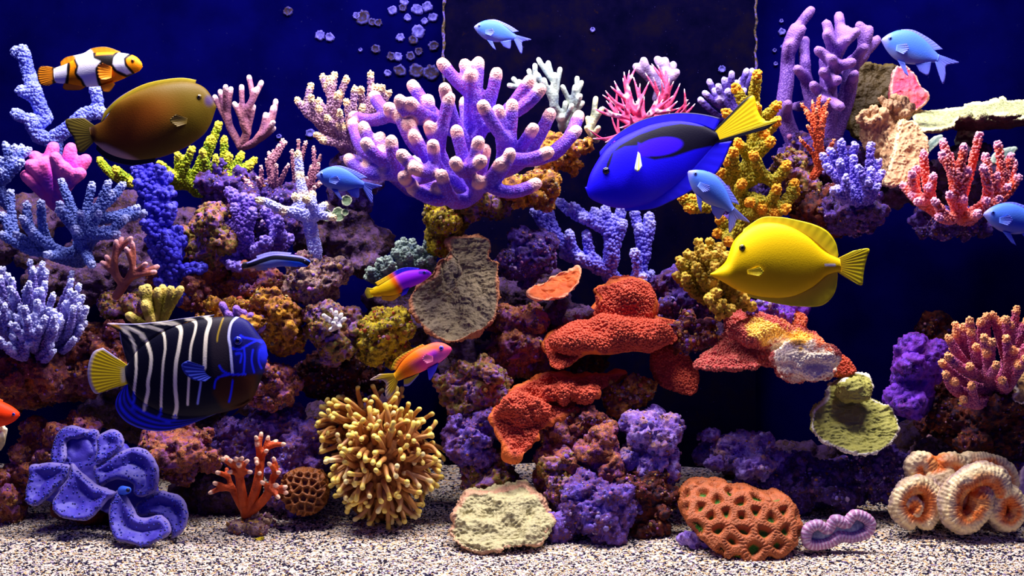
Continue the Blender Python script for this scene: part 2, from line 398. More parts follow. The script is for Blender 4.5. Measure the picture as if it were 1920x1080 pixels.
def rock(x, y, Y, rx, ry, rd, pal, label, seed, voxel=4.0, lumps=13, rough=1.0, name='live_rock', cat='rock', group=None, nubs=0, lumpsize=(.28, .55)):
    rr = random.Random(seed); c = Q(x, y, Y); k = (D+Y)/D; parts = [ellipsoid(c, (rx*.62*k, rd*.62, ry*.62*k))]
    for i in range(lumps):
        u = rr.uniform(-1, 1); a = rr.uniform(0, 6.283); s = math.sqrt(1-u*u); f = rr.uniform(.5, .88); q = rr.uniform(*lumpsize)*(1.25-.55*(f-.5)/.38)
        cc = c+np.array([rx*k*f*s*math.cos(a), rd*f*s*math.sin(a), ry*k*f*u]); m = q*min(rx, ry, rd)*k
        parts.append(ellipsoid(cc, (m*rr.uniform(.8, 1.5), m*rr.uniform(.8, 1.3), m*rr.uniform(.7, 1.1)), 10, 6, rr.uniform(-.6, .6)))
    V, F = join(parts)
    def cb(V, F):
        N = normals(V, F); p = V/26
        d = 8*rough*fbm(p, 3, seed, .55)
        V = V+N*d[:, None]; N = normals(V, F)
        f1, f2 = worley(V/17+.4*fbm(V/12, 2, seed+3)[:, None], seed)
        d = -6.5*rough*sstep(.5, .1, f1)+3.4*rough*(1-2*np.abs(vnoise(V/9, seed+11)))+2.2*rough*vnoise(V/4.5, seed+12)
        V = V+N*d[:, None]
        o = put(name, V, F, RM[pal]); tag(o, label, cat, group)
        if nubs:
            N = normals(V, F); ok = np.where((N[:, 1] < .3) & (vnoise(V/28, seed+20) > -.05))[0]; rg = np.random.default_rng(seed)
            if len(ok) > 50:
                W, G = bumps(V[ok], N[ok], 1.0, rg, 6.5, nubs, .5); c = W.reshape(-1, 18, 3).mean(1, keepdims=True); q = rg.gamma(1.6, .9, len(c))[:, None, None]+1.0
                W = c+(W.reshape(-1, 18, 3)-c)*np.minimum(q, 5.5); P = np.array([C(h) for h in NUB[pal]]); cc = np.repeat(P[rg.integers(0, len(P), len(c))]*rg.uniform(.25, .75, (len(c), 1)), 18, 0)
                b = put('encrusting_nubs', W.reshape(-1, 3), G, M_nub, o, cols=cc); b['kind'] = 'stuff'
    fuse(V, F, voxel, 2, cb)
RK = [ # x y Y rx ry rd palette label
 (95, 690, 70, 130, 80, 95, 'rust', 'rusty brown pitted rock under the lavender bush coral'),
 (225, 650, 60, 70, 70, 60, 'rust', 'orange brown rock face behind the yellow tail of the striped fish'),
 (105, 850, 45, 78, 72, 60, 'rustp', 'rust and purple rock behind the giant clam'),
 (150, 805, 30, 42, 26, 40, 'rustp', 'small pink crusted rock above the giant clam'),
 (15, 930, 20, 45, 60, 55, 'rustp', 'dim pinkish rock on sand at the tank side beyond the giant clam'),
 (340, 850, 10, 85, 52, 70, 'rustp', 'orange topped rock ledge beside the giant clam'),
 (400, 930, 110, 100, 70, 70, 'plum', 'plum coloured rock in the hollow behind the small orange coral'),
 (492, 815, 78, 98, 64, 70, 'purple', 'purple coralline rock behind the small orange branching coral'),
 (562, 882, 32, 55, 92, 55, 'purple', 'rounded purple rock beside the tentacled torch coral'),
 (510, 725, 20, 45, 45, 45, 'rustp', 'knobbly reddish rock in front of the striped fish face'),
 (515, 610, 30, 68, 55, 60, 'ochre', 'bright orange and yellow pitted rock above the striped fish'),
 (420, 610, 80, 80, 50, 60, 'ochre', 'ochre rock behind the olive finger coral'),
 (245, 575, 70, 70, 38, 50, 'mix', 'speckled rock under the brown antler coral'),
 (590, 518, 50, 68, 48, 55, 'pale', 'sandy speckled rock carrying the white staghorn coral'),
 (625, 620, 30, 62, 58, 55, 'mix', 'mottled rock carrying a small white tuft coral'),
 (722, 635, 40, 56, 56, 50, 'yellow', 'yellow green sponge covered rock behind the orange pink fish'),
 (640, 700, 140, 90, 60, 70, 'brownred', 'dark reddish rock in the cave behind the mottled rock'),
 (400, 440, 130, 70, 75, 60, 'mix', 'mossy mottled rock between the two knobbly violet corals'),
 (360, 530, 140, 90, 60, 70, 'rust', 'brown rock behind the deep blue knobbly coral'),
 (470, 540, 130, 80, 55, 60, 'rustp', 'reddish rock under the slim blue striped fish'),
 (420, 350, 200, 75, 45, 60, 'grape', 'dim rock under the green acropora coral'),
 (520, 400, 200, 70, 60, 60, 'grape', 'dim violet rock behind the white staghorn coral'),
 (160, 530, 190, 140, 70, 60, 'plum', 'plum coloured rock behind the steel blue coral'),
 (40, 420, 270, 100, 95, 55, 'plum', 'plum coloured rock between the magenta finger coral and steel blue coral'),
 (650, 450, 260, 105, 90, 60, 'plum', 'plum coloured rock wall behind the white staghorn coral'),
 (655, 330, 250, 60, 75, 60, 'grape', 'dim rock stem under the cream tipped coral'),
 (905, 375, 150, 75, 40, 60, 'mix', 'rock ledge under the big violet coral'),
 (985, 355, 130, 80, 36, 60, 'ochre', 'yellow and orange crusted ledge beside the blue tang'),
 (1050, 290, 190, 60, 40, 50, 'ochre', 'ochre crusted rock under the pink bird nest coral'),
 (830, 425, 160, 48, 60, 45, 'yellow', 'leaning olive yellow rock stem under the big violet coral'),
 (985, 480, 130, 60, 55, 60, 'grape', 'purple brown rock left of the blue knobbly coral'),
 (880, 680, 140, 70, 80, 60, 'plum', 'plum coloured rock under the grey scroll coral'),
 (975, 640, 110, 60, 80, 60, 'rustp', 'red and violet rock between the scroll coral and red plates'),
 (905, 740, 40, 72, 70, 60, 'mix', 'lumpy purple and ochre rock left of the red plate'),
 (890, 820, 20, 55, 65, 55, 'purple', 'dark violet lumpy pillar beside the red plate'),
 (920, 890, 20, 60, 50, 50, 'mix', 'mottled rock behind the yellow grey lettuce coral'),
 (1100, 868, -5, 98, 86, 68, 'rustp', 'purple and brown encrusted boulder under the lower red plate'),
 (1212, 852, -15, 76, 94, 62, 'lilac', 'pale lilac crusted boulder facing the dark cave'),
 (1092, 788, -15, 36, 32, 32, 'rust', 'small rusty knob of rock under the rim of the lower red plate'),
 (1228, 798, 20, 40, 40, 36, 'ochre', 'orange yellow crusted rock on top of the pale lilac boulder'),
 (1105, 955, -75, 94, 76, 60, 'purple', 'indigo lumpy rock foot between lettuce coral and pitted brain coral'),
 (1205, 945, -60, 68, 78, 48, 'brownred', 'rusty brown rock foot beside the pitted brain coral'),
 (1050, 905, -40, 50, 52, 42, 'mix', 'mottled rock behind the shoulder of the yellow grey lettuce coral'),
 (1180, 745, 30, 48, 40, 45, 'ochre', 'yellow orange crusted rock under the lower red plate tip'),
 (1150, 900, 60, 130, 120, 55, 'grape', 'dim violet rock core behind the central boulders'),
 (1045, 645, 185, 90, 60, 60, 'brownred', 'dark rock behind the orange cup coral'),
 (1290, 560, 140, 70, 55, 60, 'grape', 'purple brown rock behind the upper red plate'),
 (1300, 620, 60, 50, 35, 40, 'rust', 'small orange knobbed rock between the two red plates'),
 (1050, 590, 100, 60, 40, 45, 'plum', 'plum coloured rock holding the orange cup coral'),
 (1450, 600, 80, 80, 40, 50, 'violet', 'violet rock under the yellow tang'),
 (1390, 850, 70, 100, 62, 75, 'lilac', 'violet coralline rock behind the pitted brain coral'),
 (1550, 900, 60, 110, 62, 75, 'grape', 'dark purple rock behind the small ruffled brain coral'),
 (1660, 890, 30, 60, 50, 60, 'grape', 'dark plum rock under the green scroll coral'),
 (1430, 930, 60, 80, 45, 60, 'grape', 'dim violet rock at the sand behind the pitted brain coral'),
 (1760, 715, 170, 78, 135, 62, 'brownred', 'dim brown rock behind the pink acropora coral'),
 (1850, 790, 30, 95, 75, 80, 'brownred', 'dark red brown rock under the pink acropora coral'),
 (1890, 870, 40, 70, 45, 60, 'rustp', 'reddish rock behind the orange folded brain coral'),
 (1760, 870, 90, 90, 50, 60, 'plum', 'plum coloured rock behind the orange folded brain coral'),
 (1490, 330, 170, 45, 50, 50, 'mix', 'purple speckled rock under the tall purple finger coral'),
 (1560, 390, 150, 100, 52, 80, 'brownred', 'dark red rock shelf under the orange branching coral'),
 (1600, 395, 80, 55, 48, 50, 'grape', 'purple crusted rock under the lilac bush coral'),
 (1420, 380, 190, 70, 70, 50, 'grape', 'dim rock behind the olive staghorn coral'),
 (1545, 300, 220, 70, 60, 60, 'grape', 'dim rock around the foot of the tall purple finger coral'),
 (1785, 415, 110, 90, 36, 70, 'grape', 'dark plum ledge under the coral red acropora'),
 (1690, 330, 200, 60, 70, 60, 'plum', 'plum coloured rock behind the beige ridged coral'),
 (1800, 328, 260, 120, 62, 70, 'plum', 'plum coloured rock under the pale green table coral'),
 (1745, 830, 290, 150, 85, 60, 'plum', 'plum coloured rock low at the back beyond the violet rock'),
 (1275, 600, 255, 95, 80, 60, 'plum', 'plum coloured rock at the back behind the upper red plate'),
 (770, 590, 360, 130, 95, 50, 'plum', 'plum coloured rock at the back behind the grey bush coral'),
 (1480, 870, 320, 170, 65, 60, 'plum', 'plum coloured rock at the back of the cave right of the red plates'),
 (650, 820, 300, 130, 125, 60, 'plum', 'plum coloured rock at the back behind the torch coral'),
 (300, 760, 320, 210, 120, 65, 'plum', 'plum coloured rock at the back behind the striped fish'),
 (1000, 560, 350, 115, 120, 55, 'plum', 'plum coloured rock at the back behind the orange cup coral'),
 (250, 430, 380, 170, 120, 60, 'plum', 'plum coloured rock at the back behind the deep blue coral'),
]
for i, r in enumerate(RK):
    x, y, Y, rx, ry, rd, pal, lab = r
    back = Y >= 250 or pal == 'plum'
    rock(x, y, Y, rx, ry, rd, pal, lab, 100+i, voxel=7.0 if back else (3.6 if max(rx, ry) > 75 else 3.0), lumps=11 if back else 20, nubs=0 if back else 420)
rock(480, 985, -40, 62, 22, 36, 'pale', 'low crusted rock base under the small orange coral', 556, 2.6, 16, .7, nubs=300)
rock(487, 1012, -90, 13, 7, 8, 'yellow', 'tan pebble lying on the sand in front of the small orange coral', 557, 1.6, 5, .25, name='pebble', cat='pebble')
rock(1300, 1012, -150, 30, 22, 24, 'lilac', 'small violet rubble piece at the foot of the pitted brain coral', 558, 2.2, 9, .6)
rock(1712, 712, 20, 66, 96, 60, 'violet', 'smooth vivid violet encrusted rock beside the green scroll coral', 555, 3.4, 12, .8)
# ================================================================ branching corals
LATE = []
def tiptree(base, tips, r_tip, r_base, bias=.45, seg=14.0, arch=.25, seed=0, att=.45, trunks=()):
    """grow a branching skeleton from base to every tip; returns limbs: list of [(points, radii), ...]"""
    rr = random.Random(seed)
    N = [np.asarray(base, float)]; par = [-1]; path = [0.0]; limb = [-1]; tipcount = [0]; okn = [True]; chains = []
    order = sorted(tips, key=lambda p: np.linalg.norm(p-N[0])); nl = 0
    for tr in trunks:
        j = 0
        if nl: A = np.array(N); j = int(np.argmin(np.linalg.norm(A-tr[0], axis=1)))
        lb = nl; nl += 1; ch = [j]
        for p in curve([N[j]]+list(tr[1:]), 4)[1:]:
            N.append(p); par.append(ch[-1]); path.append(path[ch[-1]]*.6+np.linalg.norm(p-N[ch[-1]])*.4); limb.append(lb); tipcount.append(0); okn.append(True); ch.append(len(N)-1)
        chains.append((lb, ch))
    for t in order:
        A = np.array(N); dd = np.linalg.norm(A-t, axis=1); cost = dd+bias*np.array(path)
        back = np.linalg.norm(A-N[0], axis=1) > np.linalg.norm(t-N[0])*(.93 if att > .9 else .85)
        cost[back] += 1e4; cost[~np.array(okn)] += 5e3; cost[dd < r_tip*1.6] += 300
        j = int(np.argmin(cost)); L = dd[j]
        out = (N[j]-N[0]) if j else np.zeros(3)
        d0 = (t-N[j])/(L+1e-9)
        if j: out = out/(np.linalg.norm(out)+1e-9); d0 = .72*d0+.28*out
        mid = N[j]+d0*L*.5+np.array([rr.uniform(-1, 1), rr.uniform(-1, 1), rr.uniform(-1, 1)])*L*.06-np.array([0, 0, arch*L*(.25 if j == 0 else .35)])
        n = max(3, int(L/seg)+2); ch = [j]; lb = limb[j]
        if j == 0: lb = nl; nl += 1
        for s in np.linspace(0, 1, n)[1:]:
            p = (1-s)**2*N[j]+2*s*(1-s)*mid+s*s*t
            N.append(p); par.append(ch[-1]); path.append(path[ch[-1]]+L/n); limb.append(lb); tipcount.append(0); okn.append(s <= att+1e-6); ch.append(len(N)-1)
        k = ch[-1]
        while k >= 0: tipcount[k] += 1; k = par[k]
        chains.append((lb, ch))
    rad = [min(r_base, r_tip*max(1, c)**.25) for c in tipcount]
    limbs = [[] for _ in range(nl)]
    for lb, ch in chains:
        P = np.array([N[i] for i in ch]); r = np.array([rad[i] for i in ch]); r[0] = min(r[0], max(r[1]*1.25, r_tip)) if ch[0] else r[0]*.9
        limbs[lb].append((P, r))
    return limbs
def dome_depth(x, y, cx, cy, rx, ry, Y0, bulge):
    q = ((x-cx)/rx)**2+((y-cy)/ry)**2
    return Y0-bulge*math.sqrt(max(0, 1-q))
def coral(name, label, cat, base, tips, Y, mat, r_tip, r_base, bulge=50, point=1.0, tiplen=16, voxel=None, bias=.45, bump=None, pmat=None, rough=0.0, rsc=5, extra=0,
          seed=1, group=None, jit=16, arch=.6, smooth=4, dims=None, att=.45, trunks=()):
    rr = random.Random(seed); xs = [t[0] for t in tips]; ys = [t[1] for t in tips]
    if dims: cx, cy, rx, ry = dims
    else: cx = (min(xs)+max(xs))/2; rx = (max(xs)-min(xs))/2+6; cy = max(min(base[1], max(ys)), (min(ys)+max(ys))/2); ry = max(cy-min(ys), max(ys)-cy)+6
    T = []
    for t in tips:
        d = t[2] if len(t) > 2 else dome_depth(t[0], t[1], cx, cy, rx, ry, Y, bulge)+rr.uniform(-jit, jit)
        T.append(Q(t[0], t[1], d))
    for i in range(extra):    # the far side of the colony
        t = rr.choice(tips); f = rr.uniform(.55, .95); x = cx+(t[0]-cx)*f; y = cy+(t[1]-cy)*f+4
        T.append(Q(x, y, 2*Y-dome_depth(x, y, cx, cy, rx, ry, Y, bulge)+rr.uniform(-jit, jit)*.5))
    k = (D+Y)/D; b = Q(*base[:2], base[2] if len(base) > 2 else Y)
    limbs = tiptree(b, T, r_tip*k, r_base*k, bias, seed=seed, arch=arch, att=att, trunks=[[Q(*p) for p in tr] for tr in trunks])
    root = thing(name, b-np.array([0, 0, r_base*k]), label, cat, group)
    TA = np.array(T); rng = np.random.default_rng(seed)
    for lb in limbs:
        parts = []
        for P, r in lb:
            r = r.copy()
            if point != 1.0: n = len(r); w = np.linspace(0, 1, n)**2; r = r*(1-w+w*point)
            parts.append(tube(P, r, 8 if r_tip > 5 else 6))
        V, F = join(parts)
        def cb(V, F):
            N = normals(V, F)
            if rough: V = V+N*(rough*fbm(V/rsc, 2, seed))[:, None]
            d = np.min(np.linalg.norm(V[:, None]-TA[None], axis=2), axis=1) if len(V)*len(TA) < 6e6 else np.min(np.stack([np.linalg.norm(V-t, axis=1) for t in TA]), axis=0)
            tp = sstep(tiplen*k*.62, tiplen*k*.1, d-.8*r_tip*point*k)
            br = put('branch', V, F, mat, root, attrs={'tip': tp})
            if bump:
                W, G = bumps(V, N, bump[0]*k, rng, bump[1]*k, bump[2] if len(bump) > 2 else 2500, bump[3] if len(bump) > 3 else .9)
                d = np.min(np.stack([np.linalg.norm(W-t, axis=1) for t in TA]), axis=0)
                o = put('polyps', W, G, pmat or mat, br, attrs={'tip': sstep(tiplen*k*.62, tiplen*k*.1, d-.8*r_tip*point*k)}); o['kind'] = 'stuff'
        fuse(V, F, voxel or max(1.6, r_tip*.36), smooth, cb)
    return root

# --- big violet club coral in the middle
M_violet = coral_mat('violet_coral', '#5c38cc', '#f4bcb4', '#9040b4', 3.4, .6, '#8864e8', npx=46)
coral('club_coral', 'large violet club coral with thick pale tipped branches', 'coral', (885, 350, 120),
 [(830,120),(872,122),(897,118),(882,140),(931,138),(993,152),(1013,168),(774,161),(834,167),(770,193),(803,188),(842,184),(702,181),(730,203),(749,214),(906,199),(934,208),(1031,214),(1085,218),(1080,246),
  (960,197),(750,189),(664,219),(662,232),(682,239),(687,269),(713,259),(734,265),(768,232),(805,238),(777,256),(856,246),(897,267),(999,242),(812,273),(909,282),(719,283),(754,291),(777,316),(757,332),(723,322),
  (854,305),(828,329),(902,302),(938,307),(956,289),(1027,286),(1004,345),(655,299),(692,307),(773,353),(819,353),(897,340)],
 100, M_violet, 12.4, 14.5, bulge=165, tiplen=14, voxel=2.8, dims=(870, 318, 240, 215), extra=8, smooth=4, rough=.5, rsc=5, bias=.48, jit=30, arch=.9, att=.5, seed=3)

# --- back row, left to right
M = coral_mat('lavender_stalk', '#6470e0', '#98a4fc', '#4c58c8', 4, .6, '#8894f4')
coral('stalk_coral', 'tall lavender blue fuzzy stalk coral behind the clownfish', 'coral', (95, 320, 260), [(30,97,260),(43,93,250),(58,150,258),(85,220,250),(40,170,230),(30,213,225),(63,167,235),(58,225,228),(178,168,255),(158,215,250),(193,213,250),(183,205,255),(72,255,240),(105,255,245)],
 260, M, 9, 12, bulge=20, tiplen=20, bump=(3.4, 5.0, 2600), bias=.1, seed=5, att=1)
M = coral_mat('magenta_finger', '#c040b0', '#ff70c0', '#7a34c0', 6, .35)
coral('finger_coral', 'smooth magenta finger coral below the lavender stalks', 'coral', (105, 385, 190), [(100,277),(104,296,120),(66,294),(58,310,130),(133,279),(160,300),(50,330),(78,305),(122,315,125),(150,325,130)], 170, M, 13, 15, bulge=45, tiplen=24, bias=1.0, arch=.1, seed=6)
M = coral_mat('slate_blue', '#6474c8', '#a8b4f4', '#4858b0', 4, .6)
coral('acropora', 'slate blue stubby coral beside the magenta finger coral', 'coral', (15, 385, 150), [(10,273),(27,277),(40,277),(53,282),(3,300),(5,322),(-12,290),(24,300),(40,305),(-15,330)], 150, M, 6, 10, bulge=30, bump=(3, 5), seed=7)
M = coral_mat('lime_coral', '#8a9c10', '#e8e040', '#4c7410', 4, .6, '#b8c018')
coral('acropora', 'yellow green coral behind the brown surgeonfish', 'coral', (370, 360, 245), [(410,233),(395,260),(420,260),(453,290),(477,300),(450,333),(343,297),(360,280),(420,330),(430,293),(333,290),(300,307),(217,317),(187,300),(247,343),(470,310),(380,285),(405,295),(320,325),(275,325)],
 235, M, 7.5, 11, bulge=60, point=.75, bump=(2.8, 4.6, 2200), bias=.55, seed=8)
M = coral_mat('rose_brown', '#a86a78', '#f0c8d0', '#7a4870', 5, .4)
coral('antler_coral', 'rose brown antler coral against the blue back pane', 'coral', (452, 275, 290), [(467,145),(453,163),(480,168),(433,167),(423,163),(413,172),(403,182),(490,155),(517,190),(512,202),(512,230),(513,241),(475,200),(440,195),(498,215)], 290, M, 5.5, 10, bulge=30, tiplen=9, bias=.55, seed=9)
M = coral_mat('cream_tip', '#a87898', '#f8d8a0', '#6a4888', 4, .6, '#c098a8')
coral('acropora', 'mauve coral with cream finger tips left of the big violet coral', 'coral', (655, 285, 240), [(605,143),(617,147),(627,140),(650,147),(695,138),(677,167),(707,163),(717,163),(730,173),(583,160),(557,187),(573,197),(597,202),(583,182),(617,158),(633,177),(612,220),(637,210),(650,190),(680,200),(593,253),(603,263),(665,165),(640,235),(670,240)],
 220, M, 7, 15, bulge=60, point=.8, tiplen=15, bump=(2.0, 4.6, 2200), bias=.6, seed=10, extra=5)
M = coral_mat('pale_mint', '#98a498', '#e0ecd8', '#687888', 5, .3)
coral('acropora', 'pale mint green coral behind the big violet coral', 'coral', (1055, 240, 260), [(1010,112),(1028,118),(992,133),(1003,123),(1008,140),(1050,130),(1040,140),(1037,160),(1055,163),(1082,147),(1090,155),(1078,163),(1088,180),(1040,193),(1060,193),(1072,198),(963,148),(973,153),(1092,193),(1052,220),(955,160),(1020,150)],
 260, M, 5.2, 9, bulge=35, tiplen=9, bias=.5, seed=11)
M = coral_mat('mint_low', '#8c9488', '#e8e8b0', '#606840', 5, .3)
coral('acropora', 'small greenish knobbed coral at the foot of the pink bird nest coral', 'coral', (1118, 262, 200), [(1117,185),(1110,227),(1102,222),(1128,205),(1122,240),(1100,240)], 200, M, 5.5, 8, bulge=15, seed=12)
M = coral_mat('birdnest_pink', '#e04878', '#ffd0e0', '#c03c70', 6, .2)
coral('bird_nest_coral', 'bright pink bird nest coral with thin pointed branches', 'coral', (1200, 255, 190),
 [(1170,135),(1180,132),(1193,125),(1222,120),(1233,122),(1247,127),(1255,147),(1263,153),(1275,157),(1283,167),(1290,187),(1293,193),(1303,195),(1152,152),(1168,147),(1130,178),(1135,170),(1145,162),(1113,203),(1160,167),(1180,163),(1200,157),(1217,153),(1237,173),(1193,190),(1200,200),(1170,197),(1150,193),(1143,213),(1217,210),(1103,242),(1112,260),(1162,240),(1135,267),(1273,203),(1257,207),(1243,187),(1188,145),(1210,137),(1225,145),(1240,150),(1175,178),(1207,178),(1228,190),(1262,180),(1270,190),(1130,200),(1158,215),(1182,215),(1235,205)],
 180, M, 4.0, 6.5, bulge=75, point=.35, tiplen=13, voxel=1.5, smooth=2, extra=26, bias=.5, seed=13)
M = coral_mat('mauve_knob', '#7c6498', '#b8a0c8', '#584878', 5, .3)
coral('knob_coral', 'dull mauve knobbed coral behind the pink bird nest coral', 'coral', (1232, 185, 280), [(1207,114),(1233,112),(1247,114),(1262,122),(1268,136),(1193,125),(1220,130),(1250,135)], 280, M, 8, 11, bulge=20, seed=14)
M = coral_mat('plum_coral', '#54389c', '#b0a0e8', '#302070', 5, .4)
coral('acropora', 'dark plum purple coral between the pink bird nest and olive staghorn corals', 'coral', (1370, 230, 260), [(1330,153),(1347,162),(1358,150),(1372,138),(1390,150),(1400,133),(1410,133),(1313,187),(1340,170),(1380,156),(1322,175),(1365,170),(1395,170),(1350,185)], 260, M, 6.5, 10, bulge=35, tiplen=8, rough=.8, bias=.8, seed=15)
M_olive = coral_mat('olive_staghorn', '#a09018', '#f0a020', '#6c7010', 4, .5, '#c0a828')
coral('staghorn_coral', 'olive yellow staghorn coral with orange tips between the two tangs', 'coral', (1400, 455, 130),
 [(1420,139),(1379,164),(1457,197),(1457,227),(1361,211),(1435,252),(1446,265),(1383,268),(1375,284),(1363,300),(1349,323),(1475,310),(1490,344),(1457,353),(1492,359),(1429,392),(1475,391),(1451,400),(1349,410),(1344,438),(1366,454),(1391,344),(1418,200),(1425,230),(1413,290),(1405,380)],
 120, M_olive, 10, 16, bulge=60, point=.8, tiplen=13, bump=(3.4, 5.6, 2600), bias=.4, seed=16, trunks=[[(1400,455,130),(1392,400,120),(1388,345,115),(1410,300,120),(1416,250,130),(1412,200,135)],[(1390,350,115),(1430,330,100),(1452,345,92)],[(1392,365,118),(1425,380,100),(1445,395,95)]])
coral('staghorn_coral', 'olive yellow stub of coral under the belly of the blue tang', 'coral', (1325, 392, 110), [(1279,369),(1292,391),(1300,372)], 90, M_olive, 9, 10, bulge=10, tiplen=10, bump=(3.2, 5.6), seed=17)
M = coral_mat('olive_knob', '#988418', '#d8b040', '#705410', 4, .4)
coral('knob_coral', 'olive yellow knobbly coral at the mouth of the yellow tang', 'coral', (1350, 570, 50),
 [(1310,455),(1330,455),(1290,475),(1275,490),(1270,515),(1285,520),(1350,465),(1362,480),(1325,480),(1305,500),(1300,480),(1340,500),(1335,530),(1340,575),(1355,570),(1380,560),(1400,560),(1410,575),(1370,580),(1390,545),(1345,548),(1318,520),(1360,520),(1375,530),(1318,467),(1342,475),(1330,560),(1350,592)],
 20, M, 8, 12, bulge=55, tiplen=10, bump=(4.2, 8.0, 900), bias=.7, jit=22, seed=18)
M = coral_mat('tall_purple', '#684094', '#8c64b0', '#482880', 3.2, .5, '#7c58ac', npx=50)
coral('finger_coral', 'tall purple velvet finger coral reaching to the water surface', 'coral', (1552, 285, 210),
 [(1520,20),(1573,30),(1490,52),(1612,48),(1630,57),(1644,75),(1550,65),(1605,60),(1587,75),(1478,84),(1550,45),(1495,130),(1597,117),(1543,135),(1477,195),(1587,57),(1503,55),(1560,110),(1535,95),(1620,90),(1570,150),(1525,160),(1602,140),(1540,190),(1575,200)],
 200, M, 11.8, 18, bulge=85, point=.85, tiplen=22, bias=.5, jit=25, arch=.2, trunks=[[(1552,285,210),(1535,230,205),(1516,170,200),(1510,120,195)],[(1552,285,210),(1554,220,195),(1553,160,180),(1552,115,175)],[(1552,285,210),(1575,220,205),(1590,170,195),(1598,120,195)],[(1545,290,215),(1505,280,212),(1480,245,210),(1470,200,208),(1475,150,210),(1478,98,212)]], smooth=5, rough=.6, rsc=4, extra=6, seed=19)
M = coral_mat('orange_twig', '#e06030', '#ffa070', '#b84828', 4, .5)
coral('acropora', 'slender orange coral in front of the tall purple finger coral', 'coral', (1525, 330, 85), [(1537,180),(1503,195),(1555,187),(1523,190),(1550,213),(1540,237),(1563,263),(1510,210),(1500,260),(1530,205),(1515,235),(1548,200)], 75, M, 4.4, 9, bulge=22, point=.6, tiplen=10, bump=(2.2, 5), bias=.3, seed=20)
M = coral_mat('lilac_bush', '#6c58cc', '#b0a8ff', '#4a3498', 4, .5, '#8c7ce4')
coral('acropora', 'lilac blue knobbly bush coral beside the beige ridged coral', 'coral', (1605, 392, 70), [(1577,267),(1603,272),(1633,272),(1557,283),(1543,293),(1600,297),(1647,303),(1653,323),(1633,320),(1627,340),(1587,333),(1570,353),(1550,313),(1563,357),(1627,360),(1645,350),(1610,315),(1575,305),(1595,355)], 50, M, 7, 11, bulge=50, point=.8, tiplen=12, bump=(3.6, 5.4, 2600), bias=.6, jit=20, seed=21)
M = coral_mat('coral_red', '#e04828', '#f090a8', '#b83420', 4, .4)
MP = coral_mat('coral_red_polyp', '#f07860', '#f4b0d0', '#e89098', 4, .2)
coral('acropora', 'coral red acropora with lilac polyps under the pale green table coral', 'coral', (1805, 415, 60),
 [(1836,252),(1807,276),(1768,266),(1731,287),(1766,291),(1871,270),(1848,293),(1895,293),(1901,305),(1844,315),(1718,316),(1710,326),(1780,291),(1693,347),(1910,333),(1710,367),(1720,377),(1753,377),(1807,373),(1873,373),(1833,400),(1760,407),(1790,330),(1815,320),(1750,330),(1870,330),(1740,350),(1890,350),(1780,365),(1850,375)],
 20, M, 8, 10, bulge=65, point=.85, tiplen=9, bump=(2.7, 5.6, 2600), pmat=MP, bias=.6, jit=24, seed=22, extra=6)

# --- middle row
M = coral_mat('steel_blue', '#5868b0', '#a0a8dc', '#384894', 4, .5, '#6c7cc4')
coral('acropora', 'large steel blue coral with thick curved branches', 'coral', (150, 490, 100), [(20,360),(115,340),(172,347),(203,343),(208,363),(230,347),(257,390),(270,400),(110,395),(77,380),(50,383),(3,403),(42,410),(3,440),(140,430),(220,440),(173,497),(60,433),(88,477),(112,383),(185,400),(30,440),(235,410),(150,400),(195,430)],
 60, M, 8.5, 13, bulge=75, point=.7, tiplen=13, bump=(2.9, 4.8, 3600), bias=.5, arch=.5, jit=22, seed=23)
M = coral_mat('deep_blue', '#342cc8', '#6460f0', '#241c94', 5, .4)
coral('knob_coral', 'deep blue knobbly column coral beside the steel blue coral', 'coral', (312, 560, 120), [(255,320),(275,310),(300,318),(312,330),(262,345),(318,360),(322,390),(268,380),(275,420),(330,430),(340,450),(335,470),(290,470),(320,500),(350,505),(378,502),(300,530),(330,540),(345,555),(285,450),(295,360),(300,400),(310,440),(280,395)],
 100, M, 9, 15, bulge=35, tiplen=11, bump=(6.0, 10, 1400), bias=.12, seed=24)
M = coral_mat('pink_mauve', '#b07888', '#f0c0b8', '#885070', 4, .4)
coral('acropora', 'pinkish mauve coral behind the white staghorn coral', 'coral', (540, 380, 210), [(505,287),(513,283),(530,263),(535,267),(560,263),(573,267),(588,277),(600,293),(598,307),(483,333),(490,313),(500,300),(547,283),(523,273),(583,313),(455,330),(465,340),(620,330),(600,345),(518,310),(560,300),(575,335),(540,310),(500,340),(470,350),(590,350)], 200, M, 4.6, 9, bulge=50, point=.7, tiplen=8, bump=(1.9, 4.6, 1800), bias=.6, seed=25)
M = coral_mat('violet_knob', '#6c4cb8', '#a08cf0', '#4a2c90', 5, .4)
coral('knob_coral', 'violet knobbly coral left of the white staghorn coral', 'coral', (480, 500, 160), [(429,358),(438,364),(456,371),(473,373),(473,398),(451,413),(420,400),(382,453),(400,449),(431,495),(449,500),(498,395),(511,415),(522,413),(515,435),(529,440),(542,447),(495,451),(504,453),(480,467),(440,390),(460,440),(415,462),(440,470)], 130, M, 8, 13, bulge=50, tiplen=11, bump=(4.0, 6.6, 2000), bias=.4, jit=22, seed=26)
M = coral_mat('white_stag', '#c8ccff', '#ffe8b0', '#a8a8f0', 4, .4)
coral('staghorn_coral', 'white staghorn coral with one upright trunk and side arms', 'coral', (592, 480, 60), [(558,288,70),(562,330,66),(570,368,60),(485,375,20),(530,395,40),(572,372,10),(610,385,70),(625,408,20),(553,368,45),(586,364,40),(580,408,50),(585,440,58)], 60, M, 7.5, 13, bulge=10, point=.85, tiplen=16, bump=(2.2, 4.2, 2200), bias=.02, arch=0, seed=27, att=1)
M = coral_mat('blue_lilac', '#5448c8', '#a0a0ff', '#30249c', 4, .4)
MP = coral_mat('blue_lilac_polyp', '#7c78ec', '#b0b0ff', '#5c50cc', 4, .2)
